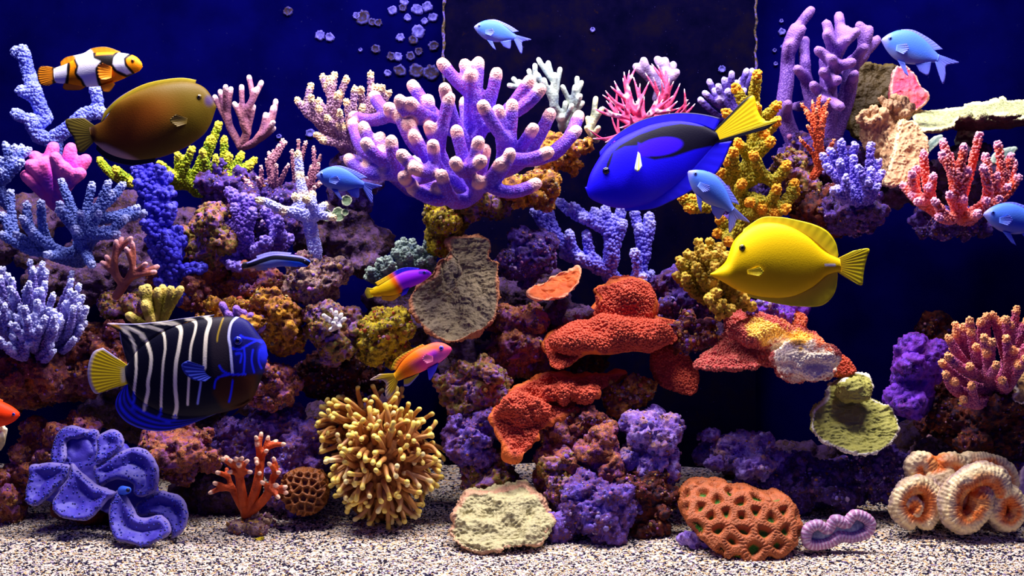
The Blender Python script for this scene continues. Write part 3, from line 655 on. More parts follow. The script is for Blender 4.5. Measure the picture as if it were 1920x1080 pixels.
coral('acropora', 'indigo branching coral with round lilac polyps under the blue tang', 'coral', (1168, 535, 250), [(1003,397),(1027,393),(1050,380),(1030,408),(1073,387),(1115,397),(1120,403),(1093,407),(1135,393),(1190,400),(1167,420),(1217,407),(1220,420),(1198,427),(1067,440),(1057,477),(1087,483),(1120,490),(1190,473),(1143,447),(1150,410),(1100,440),(1220,515),(1205,520),(1165,395)], 230, M, 8, 14, bulge=45, tiplen=12, bump=(3.6, 5.8, 3200), pmat=MP, bias=.45, jit=20, seed=28)
M = coral_mat('grey_green', '#708478', '#a8bca8', '#4c6070', 4, .3)
coral('bush_coral', 'grey green tufted bush coral behind the yellow and purple fish', 'coral', (765, 540, 185), [(747,460),(757,453),(773,455),(800,457),(813,470),(740,473),(713,490),(710,497),(693,507),(690,520),(727,487),(767,480),(780,477),(807,487),(813,497),(787,467),(700,510),(760,470),(735,495),(790,490),(722,505),(750,490)], 165, M, 6.5, 11, bulge=45, tiplen=9, bump=(3.4, 5.6, 1800), extra=8, bias=.7, seed=29)
M = coral_mat('brown_antler', '#a85c48', '#e0a0a0', '#7c3c48', 4, .3)
coral('antler_coral', 'small reddish brown antler coral on the speckled rock', 'coral', (218, 555, 10), [(200,482),(192,493),(218,453),(228,448),(245,447),(237,467),(248,457),(273,495),(295,500),(290,510),(250,500)], 0, M, 5.2, 10, bulge=20, tiplen=8, bias=.45, arch=.1, seed=30)
M = coral_mat('olive_finger', '#9a8c28', '#d8c060', '#706820', 4, .6)
coral('finger_coral', 'cluster of stubby olive fingers above the striped fish', 'coral', (295, 625, 0), [(267,543),(277,540),(295,546),(305,541),(320,543),(338,543),(272,572),(283,597),(243,592)], -10, M, 9, 10, bulge=18, tiplen=12, bias=1.2, arch=0, rough=.7, rsc=4, seed=31)
M = coral_mat('grape_finger', '#5c3c98', '#8c64c8', '#442478', 4, .5)
coral('finger_coral', 'small grape purple fingers above the striped fish face', 'coral', (455, 635, 10), [(417,572),(443,579),(470,592),(490,597),(457,587),(492,613),(430,590)], 0, M, 8, 9, bulge=16, tiplen=10, bias=1.0, seed=32)
# lavender bush with many white tipped branchlets
rr = random.Random(33); tips = []
for i in range(95):
    a = rr.uniform(0, 6.283); q = math.sqrt(rr.random()); tips.append((62+104*q*math.cos(a), 585+92*q*math.sin(a)-10))
M = coral_mat('lavender_bush', '#7c64a8', '#c8c8fc', '#60447c', 3.4, .4)
MP = coral_mat('lavender_bush_polyp', '#8c80cc', '#d0d4ff', '#7c70bc', 3, .2)
coral('bush_coral', 'lavender bush coral with many pale tipped branchlets', 'coral', (75, 665, 60), tips, 30, M, 5.6, 8, bulge=95, point=.8, tiplen=15, voxel=2.2, bump=(2.8, 5.0, 4200), pmat=MP, bias=.85, jit=20, att=.3, dims=(62, 600, 112, 115), seed=33)
# --- front and right
M = coral_mat('orange_front', '#c85020', '#f8c8a8', '#983418', 4, .4)
coral('acropora', 'small orange coral with pale tips standing on the sand', 'coral', (462, 968, -30),
 [(490,813),(480,820),(503,820),(481,832),(518,827),(533,833),(513,830),(513,860),(523,886),(504,869),(424,857),(417,860),(431,863),(407,886),(402,906),(394,924),(442,860),(454,859),(448,872),(464,864),(480,860),(481,868),(487,887),(491,904),(518,909),(536,913),(537,924),(522,933),(470,885),(430,885),(500,845)],
 -50, M, 5.6, 12, bulge=38, point=.8, tiplen=6, bias=.35, trunks=[[(462,968,-30),(435,915,-45),(425,880,-45)],[(462,968,-30),(452,915,-55),(448,885,-58)],[(462,968,-30),(482,910,-50),(490,850,-40)],[(462,968,-30),(500,930,-55),(512,895,-50)]], arch=0, seed=34)
M = coral_mat('pink_finger', '#b84464', '#fcb070', '#84347c', 3.4, .6, '#cc7c94')
coral('acropora', 'rose pink coral with cream and orange finger tips', 'coral', (1868, 735, 10),
 [(1906,579),(1862,590),(1850,592),(1878,601),(1818,600),(1838,603),(1791,609),(1807,612),(1820,621),(1791,624),(1778,633),(1886,598),(1895,609),(1886,633),(1901,656),(1849,661),(1785,650),(1777,667),(1766,680),(1818,686),(1868,683),(1910,683),(1773,701),(1790,715),(1821,722),(1806,748),(1879,712),(1845,632),(1925,600),(1930,640),(1925,670),(1860,640),(1830,650),(1940,620)],
 -40, M, 8.6, 11, bulge=95, point=.8, tiplen=11, bump=(1.9, 4.4, 3600), dims=(1868, 680, 115, 110), bias=.9, jit=24, seed=35, extra=6)
M = coral_mat('white_tuft', '#c8c0c8', '#f4f0e8', '#9088a0', 4, .3)
coral('tuft_coral', 'tiny white tuft coral on the mottled rock', 'coral', (626, 608, -5), [(607,592),(620,580),(630,586),(640,590),(646,598),(614,601),(625,606),(637,612),(620,618),(630,598)], -20, M, 5, 6, bulge=16, tiplen=6, seed=36)
M = coral_mat('cream_bud', '#c8b890', '#fff0c8', '#a08860', 4, .3)
coral('tuft_coral', 'cream budded coral below the orange fish', 'coral', (-2, 840, -60), [(5,800),(2,812),(10,806),(-5,795),(-8,815)], -70, M, 5, 7, bulge=8, seed=37)
# ================================================================ plating, encrusting and fleshy corals, clam, torch coral
def inplane(V):   # back to picture coordinates of the middle plane, for outlines and patches
    k = (D+V[:, 1])/D; return V[:, 0]/k+960, 540-V[:, 2]/k
def polydist(px, py, poly, closed=True):
    P = np.asarray(poly, float); d = np.full(len(px), 1e9); n = len(P)
    for i in range(n if closed else n-1):
        a = P[i]; b = P[(i+1) % n]; ab = b-a; L = ab@ab+1e-9
        t = np.clip(((px-a[0])*ab[0]+(py-a[1])*ab[1])/L, 0, 1)
        d = np.minimum(d, np.hypot(px-a[0]-t*ab[0], py-a[1]-t*ab[1]))
    return d
def inside(px, py, poly):
    P = np.asarray(poly, float); r = np.zeros(len(px), bool); n = len(P)
    for i in range(n):
        a = P[i]; b = P[i-1]
        c = ((a[1] > py) != (b[1] > py)) & (px < (b[0]-a[0])*(py-a[1])/(b[1]-a[1]+1e-12)+a[0]); r ^= c
    return r
def sdf(px, py, poly): d = polydist(px, py, poly); return np.where(inside(px, py, poly), -d, d)
def plate(name, label, cat, outline, Y0, slope, thick, mat, voxel=2.4, lump=6, lsc=34, ridge=None, grain=0, dome=0, thickvec=None, more=(), rim=8, seed=1, smooth=4, yref=None, cup=0, group=None, fn=None, beads=None, smear=0):
    ys = [p[1] for p in outline]; xs = [p[0] for p in outline]; cy = yref if yref is not None else max(ys); cx = sum(xs)/len(xs); my = (min(ys)+max(ys))/2
    rx = (max(xs)-min(xs))/2; ry = (max(ys)-min(ys))/2
    def Yf(x, y): return Y0+slope*(cy-y)
    V, F = join([slab(outline, Yf, thick, thickvec=thickvec)]+list(more)); OC = curve(outline, 6, True)
    root = []
    def cb(V, F):
        N = normals(V, F); px, py = inplane(V); e = polydist(px, py, OC)
        if smear: V = relax(V, F, smear); N = normals(V, F)
        V = V+N*(lump*fbm(V/lsc, 3, seed))[:, None]
        if dome or cup:
            q = np.clip(1-((px-cx)/rx)**2-((py-my)/ry)**2, 0, 1); front = sstep(.1, -.3, N[:, 1])
            V[:, 1] += (-dome*np.sqrt(q)+cup*q)*front
        N = normals(V, F); at = np.zeros(len(V))
        if ridge:
            amp, size, stretch, drc = ridge
            p = V.copy()
            if drc == 'h': p = np.stack([V[:, 0]/(size*stretch), V[:, 1]/size, V[:, 2]/size], 1)
            elif drc == 'v': p = np.stack([V[:, 0]/size, V[:, 1]/size, V[:, 2]/(size*stretch)], 1)
            else: p = V/size
            p = p+.5*fbm(V/(size*3), 2, seed+4)[:, None]; h = 1-np.abs(vnoise(p, seed+7))*2.6; h = np.clip(h, 0, 1)
            V = V+N*(amp*(h-.4))[:, None]; at = h
        if grain:
            f1, f2 = worley(V/grain, seed); V = V+N*(grain*.5*(1-f1*1.3))[:, None]
        ed = sstep(rim, rim*.25, e)
        cc = fn(V, px, py, N) if fn else None
        o = put(name, V, F, mat, attrs={'tip': ed, 'ridge': at}, cols=cc); tag(o, label, cat, group)
        if beads:
            N = normals(V, F); ok = np.where(N[:, 1] < .35)[0] if len(beads) < 3 else np.where((N[:, 1] < .35) & (e > beads[2]))[0]
            W, G = bumps(V[ok], N[ok], beads[0], np.random.default_rng(seed), beads[1], 9000, 1.0)
            c2 = None
            if cc is not None: wx, wy = inplane(W); c2 = fn(W, wx, wy, W)
            b = put('polyps', W, G, mat, o, attrs={'tip': np.zeros(len(W)), 'ridge': np.ones(len(W))}, cols=c2); b['kind'] = 'stuff'
    fuse(V, F, voxel, smooth, cb)
def plate_mat(name, c1, rimc, c2=None, ridgec=None, bsize=4, bstr=.6, npx=30):
    t = NT(name); k = t.ramp(t.noise(npx, 3), [(.36, C(c1)), (.66, C(c2) if c2 else C(c1)*.65)])
    if ridgec: k = t.mix(.55, k, C(ridgec))
    if rimc: k = t.mix(t.attr('tip'), k, C(rimc))
    t.bump(t.math('SUBTRACT', 1.0, t.vor(bsize)), bstr, bsize*.6); return t.done(k, .65, .25)
M_red = plate_mat('red_plate', '#bc4024', '#d8682c', '#9c2e1c', '#d45c40', 3.5, .5)
plate('plate_coral', 'upper red plate coral rising to a granular mound', 'coral', [(1018,642),(1040,615),(1070,597),(1105,583),(1126,560),(1114,543),(1150,528),(1190,522),(1225,535),(1232,562),(1226,592),(1268,600),(1280,622),(1262,648),(1205,660),(1150,664),(1105,662),(1066,690),(1038,693),(1022,668)],
      -45, 1.3, 30, M_red, 2.4, 6, 44, beads=(2.7, 4.6, 4), smear=28, rim=6, seed=2, more=[ellipsoid(Q(1174, 570, 45), (62, 48, 54)), ellipsoid(Q(1150, 625, 10), (100, 40, 34)), ellipsoid(Q(1090, 640, -15), (62, 36, 26)), ellipsoid(Q(1215, 628, 5), (56, 36, 26))])
plate('plate_coral', 'lower red plate coral with a thin orange rim slanting down', 'coral', [(945,745),(970,727),(1000,707),(1030,697),(1080,702),(1130,699),(1175,700),(1150,722),(1110,746),(1090,775),(1060,780),(1020,805),(1000,838),(965,862),(945,835),(925,800),(922,780),(930,760)],
      -90, .75, 30, M_red, 2.4, 13, 34, beads=(2.6, 4.6, 7), smear=14, rim=6, seed=3, more=[ellipsoid(Q(980, 768, -38), (44, 30, 34)), ellipsoid(Q(1060, 735, -10), (66, 28, 18))])
plate('plate_coral', 'small dark red plate hanging beside the cave mouth', 'coral', [(1230,660),(1270,655),(1290,670),(1310,710),(1300,740),(1270,735),(1240,720),(1225,690)], 20, .5, 24, M_red, 2.4, 5, 30, beads=(2.4, 4.6), rim=5, seed=4)
M = NT('patchy_plate'); M = M.done(M.mix(M.ramp(M.noise(5, 3), [(.4, (0, 0, 0)), (.7, (.25, .25, .25))]), M.attr('Col', 'Color'), C('#e8c8a0')), .65, .25)
def patchfn(V, px, py, N):
    c = np.tile(C('#b43c3c'), (len(V), 1)); n = fbm(V/14, 3, 8)*9
    def fill(poly, colr, soft=5):
        nonlocal c
        m = sstep(soft, -soft, sdf(px, py, poly)+n)[:, None]; c = c*(1-m)+C(colr)*m
    fill([(1395,600),(1430,598),(1470,615),(1480,635),(1440,645),(1405,630)], '#f8c850'); fill([(1450,640),(1490,622),(1550,640),(1575,680),(1565,705),(1520,716),(1470,705),(1448,685)], '#fff0d0')
    fill([(1470,632),(1500,615),(1530,632),(1500,655)], '#f0b838'); fill([(1450,575),(1512,575),(1512,612),(1470,606)], '#c85020'); fill([(1530,620),(1560,640),(1560,655),(1525,648)], '#e07040')
    return c
plate('plate_coral', 'red plate coral patched with yellow and white under the yellow tang', 'coral', [(1305,682),(1340,650),(1365,620),(1368,595),(1385,575),(1410,592),(1440,582),(1480,582),(1510,595),(1512,620),(1540,628),(1560,650),(1577,680),(1567,705),(1520,716),(1470,706),(1448,686),(1400,692),(1350,692),(1312,692)],
      -70, 1.1, 34, M, 2.4, 8, 34, beads=(2.4, 4.6), smear=20, seed=5, fn=patchfn, more=[ellipsoid(Q(1513, 668, -72), (64, 48, 24)), ellipsoid(Q(1512, 690, -84), (52, 26, 18)), ellipsoid(Q(1425, 625, -8), (60, 34, 30))])
plate('plate_coral', 'small red stub of plate behind the patched red plate', 'coral', [(1545,665),(1575,670),(1602,690),(1600,700),(1570,705),(1550,695)], 10, .5, 20, M_red, 2.4, 4, 30, beads=(2.4, 4.6), seed=15)
M = plate_mat('grey_scroll', '#443830', '#c08058', '#302840', '#a8966c', 3.6, .5)
plate('scroll_coral', 'grey brown wrinkled scroll coral with a tan rim', 'coral', [(843,449),(873,443),(910,444),(923,460),(917,483),(935,493),(932,527),(934,567),(923,603),(887,630),(853,642),(820,633),(783,600),(770,560),(780,537),(817,520),(827,497),(845,480)],
      0, .55, 22, M, 2.0, 9, 40, ridge=(3.0, 5.6, 1, ''), rim=5, seed=6, cup=24, more=[tube(np.array([Q(845, 470, 70), Q(850, 515, 40)]), [8, 12]), tube(np.array([Q(835, 500, 50), Q(842, 535, 20)]), [7, 12])])
M = plate_mat('orange_cup', '#f07838', '#ffb080', '#d85828', None, 4, .3)
plate('cup_coral', 'orange cup coral with a ruffled lip on the shadowed rock', 'coral', [(989,547),(1000,535),(1020,530),(1045,515),(1070,505),(1085,500),(1091,515),(1080,540),(1060,555),(1035,563),(1010,562),(992,556)], 30, 1.2, 16, M, 1.8, 5, 24, ridge=(2.0, 9, 3, 'h'), rim=5, seed=7, cup=16)
M = plate_mat('green_scroll', '#6c6c18', '#e8e0d0', '#505014', '#c8c464', 4, .4)
plate('scroll_coral', 'green ridged scroll coral with a pale rim beside the violet rock', 'coral', [(1555,722),(1580,710),(1600,697),(1630,705),(1640,725),(1636,745),(1665,760),(1686,785),(1681,815),(1660,840),(1630,852),(1600,850),(1560,835),(1530,815),(1522,787),(1530,767),(1552,750)],
      -90, .8, 24, M, 1.9, 6, 30, ridge=(3.4, 5.4, 2.6, 'h'), rim=3.5, seed=8, more=[ellipsoid(Q(1600, 730, -30), (34, 30, 26))])
M = plate_mat('lettuce_grey', '#7c6c48', '#c89878', '#5c5444', '#dcd49c', 4, .4)
plate('lettuce_coral', 'yellow grey wrinkled lettuce coral lying on the sand', 'coral', [(850,985),(856,960),(868,940),(880,927),(907,924),(937,917),(960,912),(980,908),(997,922),(1017,940),(1033,962),(1042,980),(1030,1003),(1010,1022),(980,1022),(950,1028),(930,1033),(890,1035),(858,1020),(841,998)],
      -185, .95, 34, M, 1.9, 10, 36, ridge=(3.6, 5.6, 1, ''), rim=4, seed=9, dome=16)
M = plate_mat('beige_ridge', '#8c6444', '#e0bc90', '#68483c', '#e0b484', 4, .3)
plate('ridged_coral', 'beige ridged fan coral with a knobby crown beside the lilac bush', 'coral', [(1690,226),(1714,229),(1734,250),(1742,280),(1736,310),(1712,335),(1680,348),(1658,345),(1668,315),(1678,280),(1684,248)],
      50, .6, 22, M, 1.8, 4, 26, ridge=(4.2, 5.2, 3.0, 'v'), rim=5, seed=10, yref=345, more=[ellipsoid(Q(1650, 255, 160), (36, 34, 52)), ellipsoid(Q(1640, 225, 150), (30, 30, 22)), ellipsoid(Q(1685, 212, 160), (24, 26, 24)), ellipsoid(Q(1690, 290, 130), (40, 34, 50))]+[ellipsoid(Q(x, y, d), (9.5, 9.5, 9)) for x, y, d in ((1655,190,150),(1676,184,160),(1694,190,152),(1706,202,145),(1620,214,130),(1638,207,130),(1656,212,125),(1682,200,135),(1628,228,118),(1696,212,130),(1664,198,138),(1645,222,115),(1612,224,135))])
M = plate_mat('pink_fan', '#f06068', '#ffb0a0', '#d84070', None, 4, .3)
plate('fan_coral', 'salmon pink ribbed fan coral behind the beige ridged coral', 'coral', [(1690,124),(1702,125),(1718,140),(1730,160),(1742,180),(1728,200),(1702,212),(1675,195),(1671,155),(1680,126)], 210, .3, 16, M, 1.8, 4, 28, ridge=(3.4, 8, 6, 'v'), rim=4, seed=11)
M = plate_mat('brown_curtain', '#241808', '#4a3c10', '#120c10', '#4c3c18', 5, .5)
plate('sponge', 'dark brown folded sponge behind the tall purple finger coral', 'sponge', [(1600,132),(1625,120),(1660,122),(1682,124),(1678,170),(1675,230),(1640,260),(1600,250),(1590,190)], 260, .2, 30, M, 2.6, 5, 28, ridge=(4, 12, 5, 'v'), rim=4, seed=12)
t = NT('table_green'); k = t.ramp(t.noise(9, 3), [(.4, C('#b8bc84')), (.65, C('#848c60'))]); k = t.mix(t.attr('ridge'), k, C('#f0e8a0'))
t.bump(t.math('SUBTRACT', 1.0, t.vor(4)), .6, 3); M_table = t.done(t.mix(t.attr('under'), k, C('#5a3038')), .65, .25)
def tablecoral():
    out = [(1712,222),(1720,205),(1760,204),(1800,201),(1815,192),(1850,191),(1868,187),(1880,178),(1890,186),(1920,185),(1965,190),(1965,224),(1920,220),(1880,215),(1850,220),(1800,222),(1785,236),(1735,244),(1716,234)]
    Yf = lambda x, y: 130+(240-y)*3.4
    V, F = join([slab(out, Yf, 8, thickvec=[0, .25, -1])]+[ellipsoid(Q(x, y, d), r) for x, y, d, r in ((1830,232,260,(60,60,14)),(1880,228,250,(60,50,12)),(1810,218,175,(14,14,12)),(1838,222,170,(16,16,12)),(1880,218,170,(40,20,9)),(1815,260,285,(26,36,34)))])
    def cb(V, F):
        N = normals(V, F); V = V+N*(4*fbm(V/30, 3, 21)+1.6*fbm(V/6, 2, 22))[:, None]; N = normals(V, F); px, py = inplane(V)
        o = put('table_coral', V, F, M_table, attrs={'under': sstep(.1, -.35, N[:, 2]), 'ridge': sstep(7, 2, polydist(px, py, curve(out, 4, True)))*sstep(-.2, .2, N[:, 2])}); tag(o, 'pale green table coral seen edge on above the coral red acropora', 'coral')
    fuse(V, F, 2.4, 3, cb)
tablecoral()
M = plate_mat('grey_plate', '#587068', '#90a090', '#3c5054', None, 4, .4)
plate('plate_coral', 'small grey green plate behind the coral red acropora', 'coral', [(1858,300),(1868,285),(1885,278),(1905,276),(1905,284),(1890,300),(1870,308)], 110, .5, 9, M, 1.8, 2, 20, seed=16)
plate('plate_coral', 'small grey blue plate between the beige coral and coral red acropora', 'coral', [(1738,270),(1752,256),(1766,252),(1767,260),(1755,275),(1742,285)], 100, .5, 9, M, 1.8, 2, 20, seed=17)
M = plate_mat('mushroom', '#70885c', '#b8c098', '#506850', None, 5, .3)
for i, (x, y, r, l) in enumerate(((634, 402, 13, 'larger grey green disc mushroom polyp right of the white staghorn arm'), (650, 376, 10, 'smaller grey green disc mushroom polyp below the pale blue fish'), (647, 398, 7, 'tiny grey green disc mushroom tucked beside the larger disc'), (612, 404, 11, 'grey green disc mushroom half hidden by the white staghorn arm'))):
    plate('mushroom_coral', l, 'coral', [(x+r*math.cos(a*.785), y+r*math.sin(a*.785)*1.05) for a in range(8)], 60, .5, 6, M, 1.3, 1.5, 8, rim=3, seed=40+i, cup=5)
M = plate_mat('cream_frill', '#c89c60', '#fff0d0', '#a87848', None, 4, .3)
plate('lettuce_coral', 'cream frilled coral at the tank edge under the pink acropora', 'coral', [(1900,715),(1908,700),(1925,696),(1945,720),(1940,752),(1915,758),(1898,748),(1908,735)], -60, .6, 12, M, 1.8, 4, 16, ridge=(3, 7, 3, 'v'), rim=4, seed=18)
M = plate_mat('lilac_lobe', '#a080b8', '#d0b0d0', '#8060a0', None, 4, .3)
plate('lobe_coral', 'lilac lobed coral at the tank edge beside the orange folded brain coral', 'coral', [(1912,900),(1922,875),(1945,870),(1960,930),(1940,950),(1915,940),(1906,925)], -60, .4, 30, M, 2, 4, 16, ridge=(2, 7, 3, 'v'), seed=19)

# --- pitted corals: ridges round sunken cells
def pitted(name, label, outline, Y0, slope, thick, c_ridge, c_pit, cell, depth, seed, dome=30, c_wall=None, more=(), lo=.02, hi=.55, rib=0):
    t = NT(name); k = t.ramp(t.attr('ridge'), [(0, C(c_pit)), (.3, C(c_ridge)), (1, C(c_ridge))])
    k = t.mix(.35, k, t.ramp(t.noise(10, 3), [(.4, C(c_ridge)*.6), (.6, C(c_ridge)*1.2)]), 'OVERLAY'); t.bump(t.vor(2.6), .5, 2); m = t.done(k, .55, .3)
    ys = [p[1] for p in outline]; xs = [p[0] for p in outline]; cx = (min(xs)+max(xs))/2; cy = (min(ys)+max(ys))/2; rx = (max(xs)-min(xs))/2; ry = (max(ys)-min(ys))/2
    V, F = join([slab(outline, lambda x, y: Y0+slope*(max(ys)-y), thick)]+list(more))
    def cb(V, F):
        px, py = inplane(V); N = normals(V, F); q = np.clip(1-((px-cx)/(rx*1.15))**2-((py-cy)/(ry*1.15))**2, 0, 1)
        V[:, 1] -= dome*np.sqrt(q)*sstep(.1, -.3, N[:, 1]); V = relax(V, F, 2); N = normals(V, F)
        sd = []; rg = np.random.default_rng(seed)          # one pit per seed, spread over the surface
        for i in rg.permutation(len(V)):
            if all((V[i]-s)@(V[i]-s) > (cell*.86)**2 for s in sd): sd.append(V[i])
            if len(sd) > 260: break
        S = np.array(sd); d = np.sort(np.stack([np.linalg.norm(V-s, axis=1) for s in S]), axis=0)[:2]
        h = sstep(lo, hi, 1-(d[1]-d[0])/cell*1.25)
        V = V+N*(depth*(h-.7))[:, None]
        if rib:
            q = S[np.argmin(np.stack([np.linalg.norm(V-s, axis=1) for s in S]), axis=0)]; r_ = V-q; t1 = np.cross(N, [0, 0, 1.]); t1 /= np.linalg.norm(t1, axis=1)[:, None]+1e-6; t2 = np.cross(N, t1)
            V = V+N*(rib*np.sin(np.arctan2(np.sum(r_*t1, 1), np.sum(r_*t2, 1))*18)*sstep(.1, .4, h))[:, None]
        o = put(name, V, F, m, attrs={'ridge': h}); tag(o, label, 'coral')
    fuse(V, F, 1.9, 3, cb)
pitted('brain_coral', 'orange brown brain coral with green pits on the sand', [(1281,950),(1283,930),(1293,913),(1313,907),(1337,908),(1360,907),(1374,919),(1403,918),(1423,926),(1440,931),(1460,927),(1482,940),(1498,975),(1495,1010),(1466,1040),(1440,1047),(1395,1050),(1360,1040),(1328,1018),(1294,982)],
       -190, .55, 60, '#b0683a', '#2c8410', 30, 12, 61, 34, '#84421c', rib=1.1, hi=.7)
pitted('honeycomb_coral', 'small honeycomb coral on the rounded purple rock', [(530,900),(545,885),(575,880),(600,888),(612,915),(605,950),(575,965),(545,955),(528,930)], -46, .2, 40, '#8c5424', '#6a3c28', 13, 8, 62, 26, lo=.4, hi=.85)

# --- fleshy folded brain corals: ribbed tubes
def fold(path, r, Yb, mat, parent, rib, fn, name='fold', closed=False, flat=0.0):
    P2 = curve([p[:2] for p in path], 14, closed); n = len(P2)
    P = np.array([Q(x, y, Yb+flat*(y-path[0][1])) for x, y in P2]); L = np.concatenate([[0], np.cumsum(np.linalg.norm(np.diff(P, axis=0), axis=1))])
    m = int(L[-1]/1.6); s = np.linspace(0, L[-1], m, endpoint=not closed); P = np.stack([np.interp(s, L, P[:, i]) for i in range(3)], 1)
    ends = np.ones(m) if closed else np.sqrt(np.clip(np.minimum(s+3, L[-1]-s+3)/(r*.9), 0, 1))
    seg = 30; rib_h = np.abs(np.sin(s*math.pi/rib))**.7
    V, F = tube(P, r*ends*(1+.05*np.sin(s/11)), seg, closed, cap=0)
    c = np.repeat(P, seg, 0); dirv = V-c; ln = np.linalg.norm(dirv, axis=1)[:, None]; dn = dirv/(ln+1e-9)
    rh = np.repeat(rib_h, seg); V = V+dn*(r*.13*(rh-.6))[:, None]
    V = V+dn*(r*.05*fbm(V/5, 2, 3))[:, None]
    ctr = np.array([P[:, 0].mean(), P[:, 1].mean()-r*.4, P[:, 2].mean()]); inn = ctr-c; inn /= np.linalg.norm(inn, axis=1)[:, None]+1e-9
    cols = fn(np.sum(dn*inn, 1), dn, rh, V)
    return put(name, V, F, mat, parent, cols=cols)
M_flesh = vcol_mat('fleshy', .45, .35, 3, .35)
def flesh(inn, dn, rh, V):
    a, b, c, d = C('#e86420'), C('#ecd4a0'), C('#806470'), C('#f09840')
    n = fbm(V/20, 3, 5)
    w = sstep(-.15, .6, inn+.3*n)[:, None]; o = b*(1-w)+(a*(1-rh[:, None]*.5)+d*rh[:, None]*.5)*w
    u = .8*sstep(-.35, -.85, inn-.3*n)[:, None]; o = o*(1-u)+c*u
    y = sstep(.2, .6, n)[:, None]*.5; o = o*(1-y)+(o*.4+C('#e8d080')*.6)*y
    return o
bc = thing('folded_brain_coral', Q(1800, 1000, -80), 'large cream and orange fleshy folded brain coral on the sand', 'coral')
def fleshy():
    paths = [([(1703,974),(1689,960),(1686,940),(1695,921),(1713,910),(1733,911),(1745,923),(1748,943),(1745,962),(1737,976)], 18, -112, False),
      ([(1876,912),(1866,894),(1843,888),(1816,897),(1795,911),(1783,931),(1781,954),(1790,973),(1808,980),(1827,970),(1838,951),(1842,932)], 21, -132, False),
      ([(1868,955),(1872,938),(1882,925),(1894,923),(1904,937),(1909,957),(1903,973),(1889,981),(1874,977),(1864,966)], 16, -124, True),
      ([(1716,893),(1711,875),(1720,863),(1736,864),(1746,877),(1758,882),(1768,870),(1782,863),(1798,866),(1806,880)], 16, -82, False),
      ([(1800,874),(1812,865),(1830,865),(1853,867),(1873,873),(1888,886),(1894,904)], 17, -64, False),
      ([(1703,944),(1713,938),(1722,947),(1717,961)], 9, -120, False)]
    parts = [ellipsoid(Q(1800, 928, -66), (100, 34, 58)), ellipsoid(Q(1805, 893, -50), (88, 34, 30)), ellipsoid(Q(1715, 945, -88), (30, 24, 32)), ellipsoid(Q(1885, 950, -92), (28, 22, 30)), ellipsoid(Q(1812, 935, -108), (34, 18, 40)), ellipsoid(Q(1770, 925, -90), (50, 26, 50))]
    S = []; SS = []; RR = []; CT = []; s0 = 0
    for path, r, Yb, cl in paths:
        P = np.array([Q(x, y, Yb) for x, y in curve(path, 14, cl)]); parts.append(tube(P, r, 16, cl, cap=4))
        L = s0+np.concatenate([[0], np.cumsum(np.linalg.norm(np.diff(P, axis=0), axis=1))]); s0 = L[-1]+50
        c = P.mean(0)-np.array([0, r*.5, 0]); S.append(P); SS.append(L); RR.append(np.full(len(P), r)); CT.append(np.tile(c, (len(P), 1)))
    S = np.concatenate(S); SS = np.concatenate(SS); RR = np.concatenate(RR); CT = np.concatenate(CT)
    V, F = join(parts)
    def cb(V, F):
        N = normals(V, F); idx = np.concatenate([np.argmin(np.linalg.norm(v[:, None]-S[None], axis=2)-RR[None], axis=1) for v in np.array_split(V, max(1, len(V)//4000))])
        # finer place along the fold: project on the local direction
        T = np.gradient(S, axis=0); T /= np.linalg.norm(T, axis=1)[:, None]+1e-9
        s = SS[idx]+np.sum((V-S[idx])*T[idx], 1); d = np.linalg.norm(V-S[idx], axis=1)/RR[idx]
        rib = np.abs(np.sin(s*math.pi/5.5))**.8; near = sstep(1.5, 1.05, d)
        V2 = V+N*((1.5*(rib-.55))*near+1.2*fbm(V/5, 2, 3)+2.0*fbm(V/22, 2, 6))[:, None]
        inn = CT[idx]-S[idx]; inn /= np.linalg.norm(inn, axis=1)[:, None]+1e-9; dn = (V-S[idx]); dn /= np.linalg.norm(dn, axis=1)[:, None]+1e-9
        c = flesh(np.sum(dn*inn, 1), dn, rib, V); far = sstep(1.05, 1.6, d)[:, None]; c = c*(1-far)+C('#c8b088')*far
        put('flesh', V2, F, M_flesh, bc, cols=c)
    fuse(V, F, 1.7, 3, cb)
fleshy()
def ruff(inn, dn, rh, V):
    a, b = C('#a86c98'), C('#e0c8e0'); w = sstep(.3, .9, rh)[:, None]; o = b*(1-w)+a*w
    n = sstep(-.1, .5, fbm(V/16, 2, 4))[:, None]; o = o*(1-n)+(o*.55+C('#6c5894')*.45)*n; return o
rc = thing('ruffled_brain_coral', Q(1570, 1030, -170), 'small mauve ruffled brain coral on the sand beside the pitted one', 'coral')
fold([(1512,1010),(1516,992),(1534,984),(1552,993),(1566,975),(1586,981),(1602,965),(1623,971),(1632,984),(1623,1000),(1598,1008),(1574,1006),(1558,1016),(1536,1022),(1518,1020)], 9.5, -175, M_flesh, rc, 6.0, ruff, closed=True)
V, F = ellipsoid(Q(1570, 998, -163), (58, 14, 20), 24, 10, .22); t = NT('ruffle_mouth'); put('mouth_disc', V, F, t.done(t.ramp(t.noise(6, 3), [(.4, C('#7c88a8')), (.6, C('#b0b8c8'))]), .6, .2), rc)

